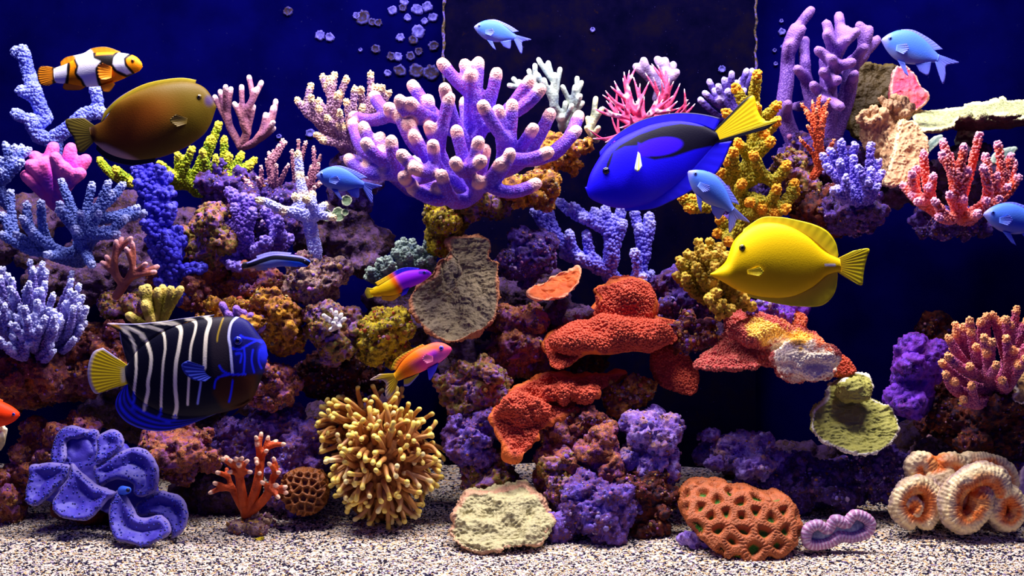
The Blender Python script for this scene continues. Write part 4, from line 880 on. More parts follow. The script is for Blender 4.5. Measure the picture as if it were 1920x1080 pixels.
# --- giant clam: ruffled mantle lobes over a dark shell
t = NT('clam_mantle'); k = t.ramp(t.noise(24, 3), [(.35, C('#483eb0')), (.68, C('#362aa0'))]); k = t.mix(t.attr('rim'), k, C('#766aae'))
t.bump(t.noise(4, 3), .25, 2); M_mantle = t.done(k, .5, .3)
t = NT('clam_spot'); M_cspot = t.done(t.ramp(t.noise(5, 2), [(.4, C('#2c2048')), (.6, C('#3c48d8'))]), .5, .3)
clam = thing('giant_clam', Q(200, 1030, -110), 'giant clam with ruffled blue violet spotted mantle on the sand', 'clam')
LOB = [ # outline (zoomed, a third of a unit), Y0, slope, curl
 ([(280,420),(290,330),(330,262),(400,240),(470,240),(500,270),(430,310),(370,340),(372,420),(340,470),(300,460)], -70, .5, 14),
 ([(350,345),(420,300),(470,270),(545,270),(560,350),(560,430),(500,490),(400,480),(360,420)], -52, .35, 12),
 ([(545,290),(600,255),(650,265),(692,310),(692,360),(645,402),(585,432),(530,445),(540,360)], -86, .55, 16),
 ([(528,455),(620,420),(690,370),(740,350),(820,380),(870,420),(895,480),(890,560),(862,610),(800,645),(748,612),(750,565),(700,535),(620,555),(560,565),(530,510)], -108, .45, 22),
 ([(170,450),(290,450),(350,440),(392,460),(380,520),(312,600),(270,650),(210,680),(150,665),(140,600),(158,520)], -128, .5, 20),
 ([(400,455),(440,482),(510,530),(560,580),(620,598),(660,600),(610,660),(560,720),(490,760),(420,775),(350,750),(300,700),(295,650),(340,580),(388,520)], -150, .55, 24),
 ([(615,680),(640,610),(670,596),(705,630),(742,690),(772,740),(830,748),(900,745),(950,780),(962,830),(900,888),(820,910),(720,905),(650,870),(615,800),(608,730)], -168, .55, 20),
 ([(770,660),(850,622),(920,600),(990,620),(1040,670),(1060,740),(1050,800),(1010,850),(965,860),(955,800),(910,755),(850,745),(790,740),(760,710)], -122, .45, 20)]
def lobe(i, out, Y0, slope, curl):
    O = [(x/3, 720+y/3) for x, y in out]; ym = max(p[1] for p in O)
    V, F = slab(O, lambda x, y: Y0+slope*(ym-y), 6); OC = curve(O, 6, True)
    def cb(V, F):
        px, py = inplane(V); e = polydist(px, py, OC)
        V[:, 1] += curl*.7*sstep(6, 34, e)+9*sstep(8, 0, e)-curl*.4; V[:, 2] += 3*np.sin(px/9+i)*sstep(22, 3, e)
        V = relax(V, F, 3); N = normals(V, F); V = V+N*(1.5*fbm(V/18, 2, i))[:, None]
        lo_ = put('mantle_lobe', V, F, M_mantle, clam, attrs={'rim': sstep(7, 2, e)})
        rg = np.random.default_rng(i); front = np.where((N[:, 1] < -.25))[0]
        edge = front[(e[front] > 3) & (e[front] < 8)]; mid = front[e[front] >= 9]
        a, f = bumps(V[edge], N[edge], 1.7, rg, 7.5, 60); b, g = bumps(V[mid], N[mid], 1.8, rg, 13, 60)
        o = put('mantle_spots', np.concatenate([a, b]), np.concatenate([f, g+len(a)]), M_cspot, lo_); o['kind'] = 'stuff'
    fuse(V, F, 1.8, 3, cb)
for i, l in enumerate(LOB): lobe(i, *l)
V, F = join([ellipsoid(Q(215, 935, -10), (92, 42, 58), rot=-.5), ellipsoid(Q(280, 990, -75), (58, 40, 30)), ellipsoid(Q(150, 950, -55), (55, 36, 32))])
def cb_shell(V, F):
    N = normals(V, F); V = V+N*(6*np.sin(V[:, 0]/14+V[:, 2]/22)+3*fbm(V/14, 3, 8))[:, None]; o = put('shell', V, F, RM['brownred'], clam)
V2, F2 = slab([(x/3, 720+y/3) for x, y in ((330,330),(480,290),(640,320),(780,430),(850,560),(930,660),(1000,740),(960,810),(800,800),(660,740),(480,700),(330,680),(200,640),(230,520),(330,450))], lambda x, y: -112+.5*(990-y), 14)
def cb_man(V, F):
    N = normals(V, F); V = V+N*(7*fbm(V/30, 2, 5))[:, None]; put('inner_mantle', V, F, M_mantle, clam, attrs={'rim': np.zeros(len(V))})
fuse(V2, F2, 2.6, 3, cb_man)
fuse(V, F, 3.4, 3, cb_shell)
sv, sf = tube(np.array([Q(230, 920, -112), Q(240, 919, -132)]), [9, 6], 14); t = NT('siphon'); put('siphon', sv, sf, t.done(C('#3c6cf0'), .4, .4), clam)
sv, sf = ellipsoid(Q(240, 919, -137), (3.5, 4, 4)); t = NT('siphon_mouth'); put('siphon_mouth', sv, sf, t.done(C('#06062c'), .4, .4), clam)

# --- torch coral: hundreds of soft tentacles with round pale tips
t = NT('tentacle'); k = t.ramp(t.attr('tip'), [(0, C('#c08444')), (.5, C('#c08444')), (.8, C('#c48c4c')), (.87, C('#ecc850')), (1, C('#f8e070'))]); M_tent = t.done(k, .45, .35)
t = NT('tentacle_pale'); k = t.ramp(t.attr('tip'), [(0, C('#b88454')), (.5, C('#b88454')), (.8, C('#c08c5c')), (.87, C('#ecd078')), (1, C('#f8e8a0'))]); M_tent2 = t.done(k, .45, .35)
torch = thing('torch_coral', Q(715, 985, 0), 'golden torch coral with round tipped tentacles on the sand', 'coral')
def tent_mesh(seed, mat):
    rr = random.Random(seed); a = rr.uniform(0, 6.28); b = rr.uniform(10, 24); P = []; n = 9
    for i in range(n):
        s = i/(n-1); P.append([b*math.cos(a)*s*s+2*math.sin(s*5+seed), b*math.sin(a)*s*s, 50*s])
    rad = [6.0-1.7*i/(n-1) for i in range(n)]; rad[-1] = 5.6; rad[-2] = 4.5
    V, F = tube(np.array(P), rad, 8, cap=3); tip = np.clip(V[:, 2]/54, 0, 1)
    return mkmesh('tentacle', V*U, F, mat, attrs={'tip': tip})
TM = [tent_mesh(i, M_tent) for i in range(7)]+[tent_mesh(20+i, M_tent2) for i in range(3)]
rr = random.Random(12); tl = np.array(torch.location)
def tentacles(cx, cy, Yc, rx, ry, rd, n, sweep, s0):
    for i in range(n):
        f = (i+.5)/n; u = 1-1.62*f; a = i*2.39996      # spiral over the camera-ward dome and its sides
        s = math.sqrt(max(0, 1-u*u)); d = np.array([s*math.cos(a), -u, s*math.sin(a)])
        d += np.array([rr.uniform(-.16, .16) for _ in range(3)]); d /= np.linalg.norm(d)
        p = Q(cx, cy, Yc)+d*np.array([rx, rd, ry]); q = d+np.asarray(sweep)*rr.uniform(.6, 1.2); q[2] -= .12
        if d[0] < -.35: q = q+np.array([.25, -.55, 0])      # bend off the purple rock beside it
        q /= np.linalg.norm(q)
        o = bpy.data.objects.new('tentacle', TM[rr.randrange(10) if d[2] < .3 else rr.randrange(7)]); col.objects.link(o); o.parent = torch
        o.location = toW(p)-tl; o.rotation_mode = 'QUATERNION'; o.rotation_quaternion = Vector(q).to_track_quat('Z', 'Y') @ Quaternion((0, 0, 1), rr.uniform(0, 6.28))
        z = s0*rr.uniform(.6, .95); o.scale = (.92, .92, z)
tentacles(718, 872, -30, 62, 66, 44, 175, (.05, -.1, 0), 1.0)
tentacles(690, 800, 30, 66, 38, 36, 105, (-.35, -.15, .12), 1.0)
tentacles(765, 845, 0, 34, 44, 30, 30, (.3, -.1, .1), .9)
t = NT('torch_core'); V, F = join([ellipsoid(Q(718, 872, -28), (58, 42, 62)), ellipsoid(Q(692, 800, 30), (60, 36, 36)), ellipsoid(Q(765, 845, 0), (34, 28, 44)), ellipsoid(Q(715, 940, 10), (60, 40, 38))])
m_core = t.done(t.ramp(t.noise(12, 3), [(.4, C('#6a3814')), (.6, C('#a86830'))]), .7, .2)
fuse(V, F, 4, 2, lambda V, F: put('coral_body', V, F, m_core, torch))
# ================================================================ fish
M_skin = vcol_mat('fish_skin', .5, .14, 2.4, .12)
M_fin = vcol_mat('fish_fin', .5, .35)
M_eye = vcol_mat('fish_eye', .15, .6)
def interp_curve(pts, u):
    P = curve(pts, 10); o = np.argsort(P[:, 0]); return np.interp(u, P[o, 0], P[o, 1])
class Paint:
    """colour as a function of the place on the fish"""
    def __init__(s, px, py, base): s.x = px; s.y = py; s.c = np.tile(C(base), (len(px), 1))
    def m(s, w, colr):
        w = np.clip(w, 0, 1)[:, None]; s.c = s.c*(1-w)+C(colr)*w; return s
    def poly(s, P, colr, soft=2.5, a=1.0): return s.m(a*sstep(soft, -soft, sdf(s.x, s.y, P)), colr)
    def line(s, P, w, colr, soft=1.2, a=1.0): return s.m(a*sstep(w/2+soft, w/2-soft*.5, polydist(s.x, s.y, curve(P, 8), False)), colr)
    def blob(s, cx, cy, rx, ry, colr, ang=0, soft=.4, a=1.0):
        ca, sa = math.cos(ang), math.sin(ang); dx = s.x-cx; dy = s.y-cy; q = np.hypot((dx*ca+dy*sa)/rx, (-dx*sa+dy*ca)/ry); return s.m(a*sstep(1+soft, 1-soft, q), colr)
def fish(name, label, tail, nose, top, bot, half, Y, paint, fins, eye, nu=190, nv=96, group=None, yaw=0.0, ped=.22, fat=.42):
    """top/bot: outline from tail root to snout in picture units; half: half thickness"""
    tail = np.array(tail, float); nose = np.array(nose, float); ax = nose-tail; L = np.linalg.norm(ax); e = ax/L; n = np.array([e[1], -e[0]])
    if n[1] > 0: n = -n                      # n points up in the picture (y grows downwards)
    def uv(P): P = np.asarray(P, float)-tail; return np.stack([P@e, P@n], 1)
    T = uv(top); B = uv(bot); u0 = min(T[0, 0], B[0, 0]); u1 = L
    s = np.linspace(0, 1, nu); s = 1-(1-s)**1.7; u = u0+(u1-u0)*s
    tv = interp_curve(T, u); bv = interp_curve(B, u); hh = np.maximum((tv-bv)/2, .25); mid = (tv+bv)/2
    prof = np.interp(s, [0, .12, .35, .62, .82, .93, .98, 1], [ped, ped*1.5, .72, 1.0, .86, .55, .3, .04])
    w = np.minimum(half*prof, hh*.95)
    ker = np.hanning(31); ker /= ker.sum()
    for _ in range(2): w = np.convolve(np.concatenate([np.full(15, w[0]), w, np.full(15, w[-1])]), ker, 'valid')
    w = np.minimum(w, hh*.95); th = np.arange(nv)*2*math.pi/nv
    cy_ = np.cos(th); sy = np.sign(np.sin(th))*np.abs(np.sin(th))**1.15
    UU = np.repeat(u, nv); VV = (mid[:, None]+hh[:, None]*cy_[None]).ravel(); WW = (w[:, None]*sy[None]).ravel()
    P2 = tail+UU[:, None]*e+VV[:, None]*n
    def yv(px): return Y+yaw*(px-(tail[0]+nose[0])/2)
    V = QA(P2[:, 0], P2[:, 1], yv(P2[:, 0])); V[:, 1] += WW
    I = np.arange(nu*nv).reshape(nu, nv); J = np.roll(I, -1, 1)
    flip = e[0] > 0
    F = np.stack([I[:-1].ravel(), J[:-1].ravel(), J[1:].ravel(), I[1:].ravel()], 1)
    F = F.tolist()+[list(I[0]), list(I[-1])[::-1]]
    c0 = (tail+nose)/2; zb = V[:, 2].min()
    root = thing(name, [Q(c0[0], c0[1], Y)[0], Y, zb], label, 'fish', group)
    p = Paint(P2[:, 0], P2[:, 1], '#808080'); paint(p, 'body')
    put('body', V, F, M_skin, root, cols=p.c)
    def thick_at(px, py):
        q = (np.stack([px, py], 1)-tail)@e; return np.interp(q, u, w)
    for f in fins:
        fname, inner, outer = f[0], f[1], f[2]; opt = f[3] if len(f) > 3 else {}
        a = curve(inner, 12); b = curve(outer, 12); m = 46; g = 10
        def res(P):
            d = np.concatenate([[0], np.cumsum(np.linalg.norm(np.diff(P, axis=0), axis=1))]); q = np.linspace(0, d[-1], m); return np.stack([np.interp(q, d, P[:, 0]), np.interp(q, d, P[:, 1])], 1)
        a = res(a); b = res(b); k = np.linspace(0, 1, g); G = a[:, None]*(1-k[None, :, None])+b[:, None]*k[None, :, None]
        th_ = opt.get('t', 2.2)*(1-.75*k); rays = opt.get('rays', 13); off = np.sin(np.linspace(0, 1, m)*rays*math.pi*2)[:, None]*.3*np.sin(k*math.pi*.5)[None]
        sides = opt.get('sides', (0,))
        for sd in sides:
            yy = yv(G[:, :, 0])+off
            if sd: yy = yy+sd*(thick_at(a[:, 0], a[:, 1])[:, None]*opt.get('out', .9)+opt.get('splay', 8)*k[None])
            X = G.reshape(-1, 2); A = QA(X[:, 0], X[:, 1], (yy-th_[None]).ravel()); Bk = QA(X[:, 0], X[:, 1], (yy+th_[None]).ravel())
            I = np.arange(m*g).reshape(m, g); N = m*g; FF = []
            for i in range(m-1):
                for j in range(g-1):
                    q = [I[i, j], I[i+1, j], I[i+1, j+1], I[i, j+1]]; FF.append(q); FF.append([x+N for x in q[::-1]])
            rim = [I[i, 0] for i in range(m)]+[I[m-1, j] for j in range(1, g)]+[I[i, g-1] for i in range(m-2, -1, -1)]+[I[0, j] for j in range(g-2, 0, -1)]
            for i in range(len(rim)): x, y2 = rim[i], rim[(i+1) % len(rim)]; FF.append([y2, x, x+N, y2+N])
            XX = np.concatenate([X, X]); p = Paint(XX[:, 0], XX[:, 1], '#808080'); p.k = np.tile(np.tile(k, m), 2); p.s = np.tile(np.repeat(np.linspace(0, 1, m), g), 2); paint(p, fname)
            put(fname, np.concatenate([A, Bk]), [[int(q) for q in f_] for f_ in FF], M_fin, root, cols=p.c)
    if eye:
        ex, ey, er, iris, pup = eye; tw = float(thick_at(np.array([ex]), np.array([ey]))[0])
        uq = (np.array([ex, ey])-tail); q = uq@e; vq = uq@n; h = float(np.interp(q, u, hh)); mm = float(np.interp(q, u, mid)); c = min(1, abs((vq-mm)/h)); yo = tw*max(.1, (1-c*c))**.55
        for sd in (-1, 1):
            V, F = ellipsoid(Q(ex, ey, float(yv(ex)))+np.array([0, sd*yo, 0]), (er, er*.62, er), 18, 12)
            eo = put('eye', V, F, M_eye, root, cols=np.tile(C(iris), (len(V), 1)))
            V, F = ellipsoid(Q(ex, ey, float(yv(ex)))+np.array([0, sd*(yo+er*.3), 0]), (er*.6, er*.42, er*.6), 14, 8)
            put('pupil', V, F, M_eye, eo, cols=np.tile(C(pup), (len(V), 1)))
    return root

# --- yellow tang
def p_yt(p, part):
    p.c[:] = C('#ffd400')
    if part == 'body': p.line([(1546, 497), (1563, 497)], 4, '#fff4e0')
    else: p.m(.55*p.k, '#d8dc00')
fish('yellow_tang', 'bright yellow tang with a long snout', (1574, 497), (1332, 514), [(1574,485),(1545,470),(1510,440),(1470,421),(1430,418),(1400,430),(1376,452),(1362,488),(1345,505),(1332,513)], [(1574,510),(1550,517),(1520,541),(1480,557),(1430,557),(1385,545),(1360,531),(1345,523),(1332,516)],
 26, -110, p_yt, [('dorsal_fin', [(1392,436),(1430,420),(1470,424),(1510,442),(1550,474),(1570,486)], [(1394,430),(1428,408),(1462,407),(1492,412),(1527,421),(1552,434),(1567,455),(1572,478)]),
  ('anal_fin', [(1400,548),(1430,555),(1480,555),(1520,539),(1550,516),(1570,509)], [(1402,556),(1450,568),(1490,574),(1530,575),(1551,567),(1566,547),(1571,518)]),
  ('tail_fin', [(1571,484),(1572,497),(1571,511)], [(1600,470),(1629,466),(1626,482),(1622,497),(1619,515),(1616,535),(1600,529)]),
  ('pectoral_fin', [(1400,506),(1402,514)], [(1425,500),(1432,510),(1424,518)], {'sides': (-1, 1), 't': 1.2, 'splay': 6, 'rays': 6})], (1388, 465, 6, '#6a6000', '#0a0a00'))
# --- blue tang
def p_bt(p, part):
    if part in ('body', 'dorsal_fin', 'anal_fin'):
        p.c[:] = C('#1a08ff')
    if part == 'body':
        p.poly([(1133,331),(1136,308),(1145,289),(1160,274),(1195,254),(1240,238),(1275,232),(1310,236),(1360,236),(1360,268),(1300,282),(1260,296),(1225,302),(1200,296),(1198,275),(1170,277),(1150,287),(1142,312)], '#0c0820', 2)
        p.blob(1236, 277, 42, 17, '#3404ff', -.16, .12); p.poly([(1195,270),(1215,280),(1215,296),(1196,296)], '#3404ff', 3)
        p.poly([(1334,245),(1350,245),(1350,275),(1334,275)], '#0c0820', 2)
    elif part == 'dorsal_fin': p.m(sstep(.78, .95, p.k), '#02020c')
    elif part == 'anal_fin': p.m(sstep(.9, 1, p.k)*.7, '#08066c')
    elif part == 'tail_fin': p.c[:] = C('#f4d400'); p.m(np.maximum(sstep(.2, .13, p.s), sstep(.76, .84, p.s)), '#06051c')
    elif part == 'pectoral_fin': p.c[:] = C('#b8c0d8'); p.m(sstep(.25, .0, np.abs(p.s-.5)), '#d8d020')
fish('blue_tang', 'vivid blue tang with black palette mark and yellow tail', (1342, 258), (1099, 357), [(1342,247),(1310,232),(1270,226),(1225,232),(1190,245),(1160,260),(1135,280),(1118,305),(1106,328),(1100,350)], [(1342,270),(1310,305),(1270,345),(1225,378),(1185,390),(1150,389),(1122,380),(1106,371),(1099,360)],
 27, 10, p_bt, [('dorsal_fin', [(1125,292),(1150,266),(1190,246),(1225,233),(1270,228),(1310,233),(1340,246)], [(1124,284),(1150,257),(1187,232),(1222,219),(1262,212),(1302,212),(1333,217),(1352,222)]),
  ('anal_fin', [(1170,388),(1225,376),(1270,343),(1310,303),(1340,268)], [(1172,396),(1222,392),(1255,379),(1293,360),(1332,335),(1352,313),(1373,264)]),
  ('tail_fin', [(1336,247),(1338,258),(1336,270)], [(1392,190),(1413,179),(1420,205),(1434,226),(1458,226),(1436,243)], {'t': 2.6}),
  ('pectoral_fin', [(1196,284),(1200,288)], [(1189,318),(1196,322),(1204,312)], {'sides': (-1, 1), 't': 1.2, 'splay': 12, 'rays': 5})], (1135, 322, 7, '#080830', '#020208'), yaw=.1, nu=240, nv=190)
# --- emperor angelfish with upright white stripes
def p_an(p, part):
    if part == 'tail_fin':
        p.c[:] = C('#f8d800'); p.m(np.maximum(sstep(.93, .97, p.k), np.maximum(sstep(.05, .02, p.s), sstep(.95, .98, p.s))*sstep(.3, .5, p.k)), '#a8a0e0'); p.line([(229, 690), (231, 702), (230, 715)], 6, '#fff4c0', 2); return
    p.c[:] = C('#05041c')
    if part == 'pectoral_fin': p.c[:] = C('#2434a0'); return
    if part == 'pelvic_fin': p.c[:] = C('#3a1808'); return
    if part == 'body':
        p.poly([(398,590),(432,590),(436,640),(436,700),(405,705),(402,650)], '#241c28', 6); p.poly([(415,705),(485,700),(478,745),(455,770),(420,765),(405,735)], '#3c1a08', 6)
        p.poly([(440,594),(470,596),(506,650),(500,700),(445,698),(436,650)], '#0c0c60', 4)
    W = '#fff4d8'
    p.line([(232,620),(245,632),(255,660),(258,690),(256,715),(252,738)], 4.5, W); p.line([(252,735),(250,760)], 3.5, '#3040ff')
    p.line([(222,613),(255,620),(275,640),(286,665),(286,690),(281,715),(280,735),(270,767)], 6, W)
    p.line([(260,610),(290,615),(308,625),(314,650),(311,680),(308,720),(304,765)], 4, W); p.line([(304,765),(296,781),(272,776),(250,765)], 3, '#2030f8')
    p.line([(290,605),(325,607),(342,618),(341,650),(336,680),(334,720),(335,760),(328,780)], 6.5, W); p.line([(330,778),(318,792),(285,790),(255,780)], 3, '#2030f8')
    p.line([(350,598),(368,604),(370,620),(364,650),(362,690),(359,730),(356,757)], 4, W); p.line([(382,592),(396,602),(392,630),(391,688)], 6.5, W); p.line([(386,695),(382,722),(375,755)], 3.5, '#98a0f0')
    if part == 'body':
        p.line([(420,597),(414,625),(413,638)], 2.5, '#a08428'); p.line([(448,592),(437,605),(434,630),(438,652),(442,698)], 4, '#c8c8ff')
        for P in ([(442,652),(455,654),(462,650),(485,638),(498,642)], [(455,628),(462,632),(480,636),(492,642)], [(462,650),(464,670),(462,698)], [(442,700),(425,702),(412,710),(408,725)], [(478,655),(476,675),(480,697)], [(490,655),(488,675),(492,690)], [(442,712),(438,735),(433,752)], [(418,684),(425,694),(440,700),(465,700)], [(448,662),(458,662),(456,678)]):
            p.line(P, 3, '#1c28ff')
        p.blob(497, 662, 10, 16, '#2430ff', 0, .5, .9); p.line([(224,620),(230,650),(240,682)], 2.5, '#a0a0f0')
    if part == 'dorsal_fin': p.m(sstep(.92, .98, p.k), '#b8b0f0'); p.poly([(200,605),(228,610),(226,616),(212,612)], '#c89020', 2)
    if part == 'anal_fin':
        for q in (.35, .6, .8, .97): p.m(sstep(.07, .03, np.abs(p.k-q))*sstep(1.0, .6, p.s+.25*(1-q)), '#1c24ff')
        p.m(sstep(.9, .96, p.k), '#1c24ff')
fish('emperor_angelfish', 'dark angelfish with upright white stripes and a yellow tail', (240, 702), (502, 664), [(238,684),(262,652),(310,620),(360,602),(410,594),(445,594),(466,603),(485,627),(498,645),(502,660)], [(240,720),(262,750),(310,776),(360,782),(410,775),(445,766),(470,752),(484,725),(496,692),(502,668)],
 30, -120, p_an, [('dorsal_fin', [(241,690),(258,660),(300,625),(350,604),(400,596)], [(235,668),(226,638),(221,618),(199,606),(250,607),(300,603),(350,596),(402,590)]),
  ('anal_fin', [(241,716),(260,748),(310,774),(360,781),(425,770)], [(233,724),(219,745),(218,768),(238,792),(273,806),(312,808),(352,797),(400,778),(428,766)]),
  ('tail_fin', [(240,685),(241,702),(240,720)], [(193,652),(176,659),(167,678),(164,700),(168,722),(179,738),(197,734)], {'rays': 15}),
  ('pectoral_fin', [(398,692),(400,704)], [(352,676),(340,684),(346,700),(362,712),(385,716)], {'sides': (-1, 1), 't': 1.2, 'splay': 5, 'rays': 7}),
  ('pelvic_fin', [(452,764),(470,752)], [(432,782),(445,776)], {'sides': (-1, 1), 'out': .3, 'splay': 6})], (451, 638, 8, '#1420a0', '#02021c'), nu=240, nv=190)
# --- clownfish
def p_cl(p, part):
    p.c[:] = C('#ff9400')
    b1 = [(224,99),(218,111),(217,123),(224,134),(240,141),(248,138),(239,126),(236,112),(243,101)]; b2 = [(139,104),(172,94),(180,112),(194,118),(184,131),(186,165),(164,165),(158,150),(148,139),(151,125)]; b3 = [(102,120),(127,120),(128,140),(122,158),(102,160)]
    if part == 'body':
        for b in (b1, b2, b3): p.line(b+[b[0]], 9, '#0c0408', 1.5)
        p.poly([(178,106),(215,104),(222,128),(205,128),(190,116)], '#0c0408', 2); p.poly([(143,128),(150,138),(160,156),(148,150)], '#0c0408', 2)
        for b in (b1, b2, b3): p.poly(b, '#f0ecff', 1.5)
    elif part == 'tail_fin': p.m(sstep(.9, .96, p.k), '#18181c'); p.line([(101, 120), (101, 162)], 6, '#0c0408')
    else: p.m(sstep(.86, .94, p.k), '#140804')
    if part == 'dorsal_fin': p.poly(b2, '#f0ecff', 1.5); p.poly([(145,90),(168,86),(172,104),(145,106)], '#f0ecff', 2)
fish('clownfish', 'orange clownfish with white bands edged in black', (104, 141), (267, 123), [(104,127),(125,119),(145,109),(165,101),(190,98),(215,98),(240,101),(255,106),(264,115),(267,121)], [(104,155),(125,158),(145,161),(165,163),(190,161),(210,156),(228,149),(247,140),(261,133),(267,126)],
 19, -60, p_cl, [('dorsal_fin', [(114,126),(130,119),(150,109),(172,102),(200,99),(225,100)], [(113,116),(124,107),(143,103),(158,99),(174,90),(200,88),(226,97)]),
  ('tail_fin', [(105,127),(104,141),(105,155)], [(88,124),(74,126),(70,142),(75,158),(90,161)]), ('anal_fin', [(120,156),(140,159),(158,161)], [(117,164),(124,169),(150,169),(160,163)]),
  ('pelvic_fin', [(188,160),(212,155)], [(194,172),(206,172),(216,158)], {'sides': (-1, 1), 'out': .3, 'splay': 4}), ('pectoral_fin', [(210,126),(209,146)], [(196,119),(184,122),(182,136),(186,148),(198,149)], {'sides': (-1, 1), 'splay': 9, 'rays': 8})], (252, 116, 3.6, '#c87000', '#0a0404'))
# --- brown surgeonfish
def p_br(p, part):
    p.c[:] = C('#604c04')
    if part == 'body':
        p.blob(255, 235, 75, 42, '#803c06', -.35, .7, .9)
        p.poly([(175,268),(200,272),(240,290),(262,302),(240,302),(200,292)], '#c8a088', 5); p.poly([(176,276),(200,292),(230,300),(265,302),(300,302),(270,314),(210,312)], '#06040c', 4)
        p.line([(172, 236), (178, 250), (172, 266)], 8, '#3c1c04', 5); p.blob(394, 190, 7, 10, '#38206c', 0, .6, .7)
    elif part == 'dorsal_fin': p.m(p.k, '#b8a000'); p.m(sstep(.85, 1, p.k)*sstep(.5, .2, p.s), '#3430a0')
    elif part == 'anal_fin': p.c[:] = C('#05040c')
    elif part == 'tail_fin': p.c[:] = C('#6c5c08'); p.m(sstep(.6, 1, p.k)*.5, '#3c3410')
fish('brown_surgeonfish', 'olive brown surgeonfish below the clownfish', (176, 250), (405, 200), [(173,237),(196,224),(216,197),(245,178),(275,165),(305,157),(340,153),(366,156),(384,165),(396,180),(404,197)], [(174,264),(196,284),(222,296),(252,301),(292,297),(322,288),(352,274),(380,254),(394,234),(401,215),(405,203)],
 26, -20, p_br, [('dorsal_fin', [(188,232),(216,199),(245,180),(275,167),(305,159),(340,155),(366,158)], [(196,208),(216,188),(240,172),(270,158),(302,150),(340,146),(368,150)]),
  ('anal_fin', [(182,268),(202,285),(225,295),(255,299),(292,296)], [(180,280),(198,297),(222,306),(252,310),(290,304)]), ('tail_fin', [(178,236),(177,250),(178,264)], [(158,221),(124,224),(128,244),(138,258),(146,284),(158,285)]),
  ('pectoral_fin', [(352,222),(350,232)], [(330,214),(318,226),(332,238)], {'sides': (-1, 1), 't': 1.2, 'splay': 8, 'rays': 7})], (377, 184, 5, '#5c4804', '#0a0604'))
# --- royal gramma
def p_rg(p, part):
    if part in ('body', 'dorsal_fin', 'anal_fin'):
        p.c[:] = C('#ffcc00'); g = (p.x-746)*.9-(p.y-530)*.55
        p.m(sstep(-16, -3, g), '#ff6a00'); p.m(sstep(-3, 8, g), '#a018f4')
        if part == 'body': p.line([(788, 511), (803, 512)], 5, '#0c06a0', 2, .8)
        if part == 'dorsal_fin': p.m(sstep(0, 10, g), '#1c0ce0')
    elif part == 'tail_fin': p.c[:] = C('#f0d800'); p.m(sstep(.45, .95, p.k), '#a89018')
    else: p.c[:] = C('#3010c8')
fish('royal_gramma', 'small fish with violet head and yellow tail', (697, 549), (809, 513), [(697,541),(712,533),(728,524),(742,516),(757,509),(772,506),(788,505),(800,506),(807,510),(809,512)], [(697,556),(712,556),(730,556),(744,553),(757,545),(775,537),(790,530),(800,523),(807,517),(809,514)],
 10, -30, p_rg, [('dorsal_fin', [(708,536),(728,525),(742,517),(757,510),(772,507),(785,506)], [(703,530),(724,518),(738,510),(752,503),(768,501),(788,503)]), ('anal_fin', [(715,555),(735,555),(748,550)], [(716,562),(735,564),(752,553)]),
  ('tail_fin', [(700,541),(699,549),(700,557)], [(688,539),(684,549),(689,560)]), ('pelvic_fin', [(755,545),(768,539)], [(752,556),(762,552)], {'sides': (-1, 1), 'out': .3, 'splay': 3})], (796, 511, 3, '#2008a0', '#04021c'))
# --- anthias
def p_at(p, part):
    if part in ('body', 'dorsal_fin'):
        p.c[:] = C('#ff7a10'); g = (p.x-770)*.75-(p.y-685)*.6
        p.m(sstep(-14, -34, g), '#ffb010'); p.m(sstep(-8, 22, g)*sstep(-8, 6, (p.y-676)+.45*(p.x-780)*1), '#f83c90'); p.m(sstep(18, 50, g)*sstep(648, 672, p.y), '#e860c0'); p.m(sstep(35, 60, g)*sstep(660, 644, p.y), '#ff5c50')
        if part == 'body': p.line([(800, 672), (815, 662)], 8, '#c030f0', 6, .7)
        if part == 'dorsal_fin': p.m(sstep(.3, 1, p.k)*.8, '#a0a010')
    elif part == 'tail_fin': p.c[:] = C('#e8c010'); p.m(sstep(.6, 1, p.k)*.8, '#a890a8')
    elif part == 'pelvic_fin': p.c[:] = C('#5448f0')
    elif part == 'pectoral_fin': p.c[:] = C('#f070a0')
    else: p.c[:] = C('#c8b018'); p.m(sstep(.6, 1, p.k), '#7070e0')
fish('anthias', 'orange and pink fish with forked yellow tail', (740, 708), (847, 654), [(739,699),(748,684),(760,670),(777,657),(796,648),(815,642),(830,643),(841,648),(847,652)], [(745,715),(755,711),(770,706),(787,699),(805,690),(824,680),(838,669),(845,660),(847,656)],
 13, -90, p_at, [('dorsal_fin', [(742,694),(750,682),(762,669),(778,657),(797,648)], [(733,692),(740,676),(752,666),(766,658),(792,645)]), ('tail_fin', [(741,700),(742,707),(746,715)], [(712,701),(693,713),(716,713),(724,722),(722,736),(727,749),(741,733)]),
  ('anal_fin', [(757,711),(772,706),(786,699)], [(757,724),(768,722),(785,703)]), ('pelvic_fin', [(801,692),(822,681)], [(804,712),(808,711),(818,694)], {'sides': (-1, 1), 'out': .3, 'splay': 4}), ('pectoral_fin', [(812,668),(812,678)], [(798,664),(792,674),(800,682)], {'sides': (-1, 1), 't': 1, 'splay': 6, 'rays': 6})], (828, 652, 4.2, '#5c50f0', '#0c0c50'))
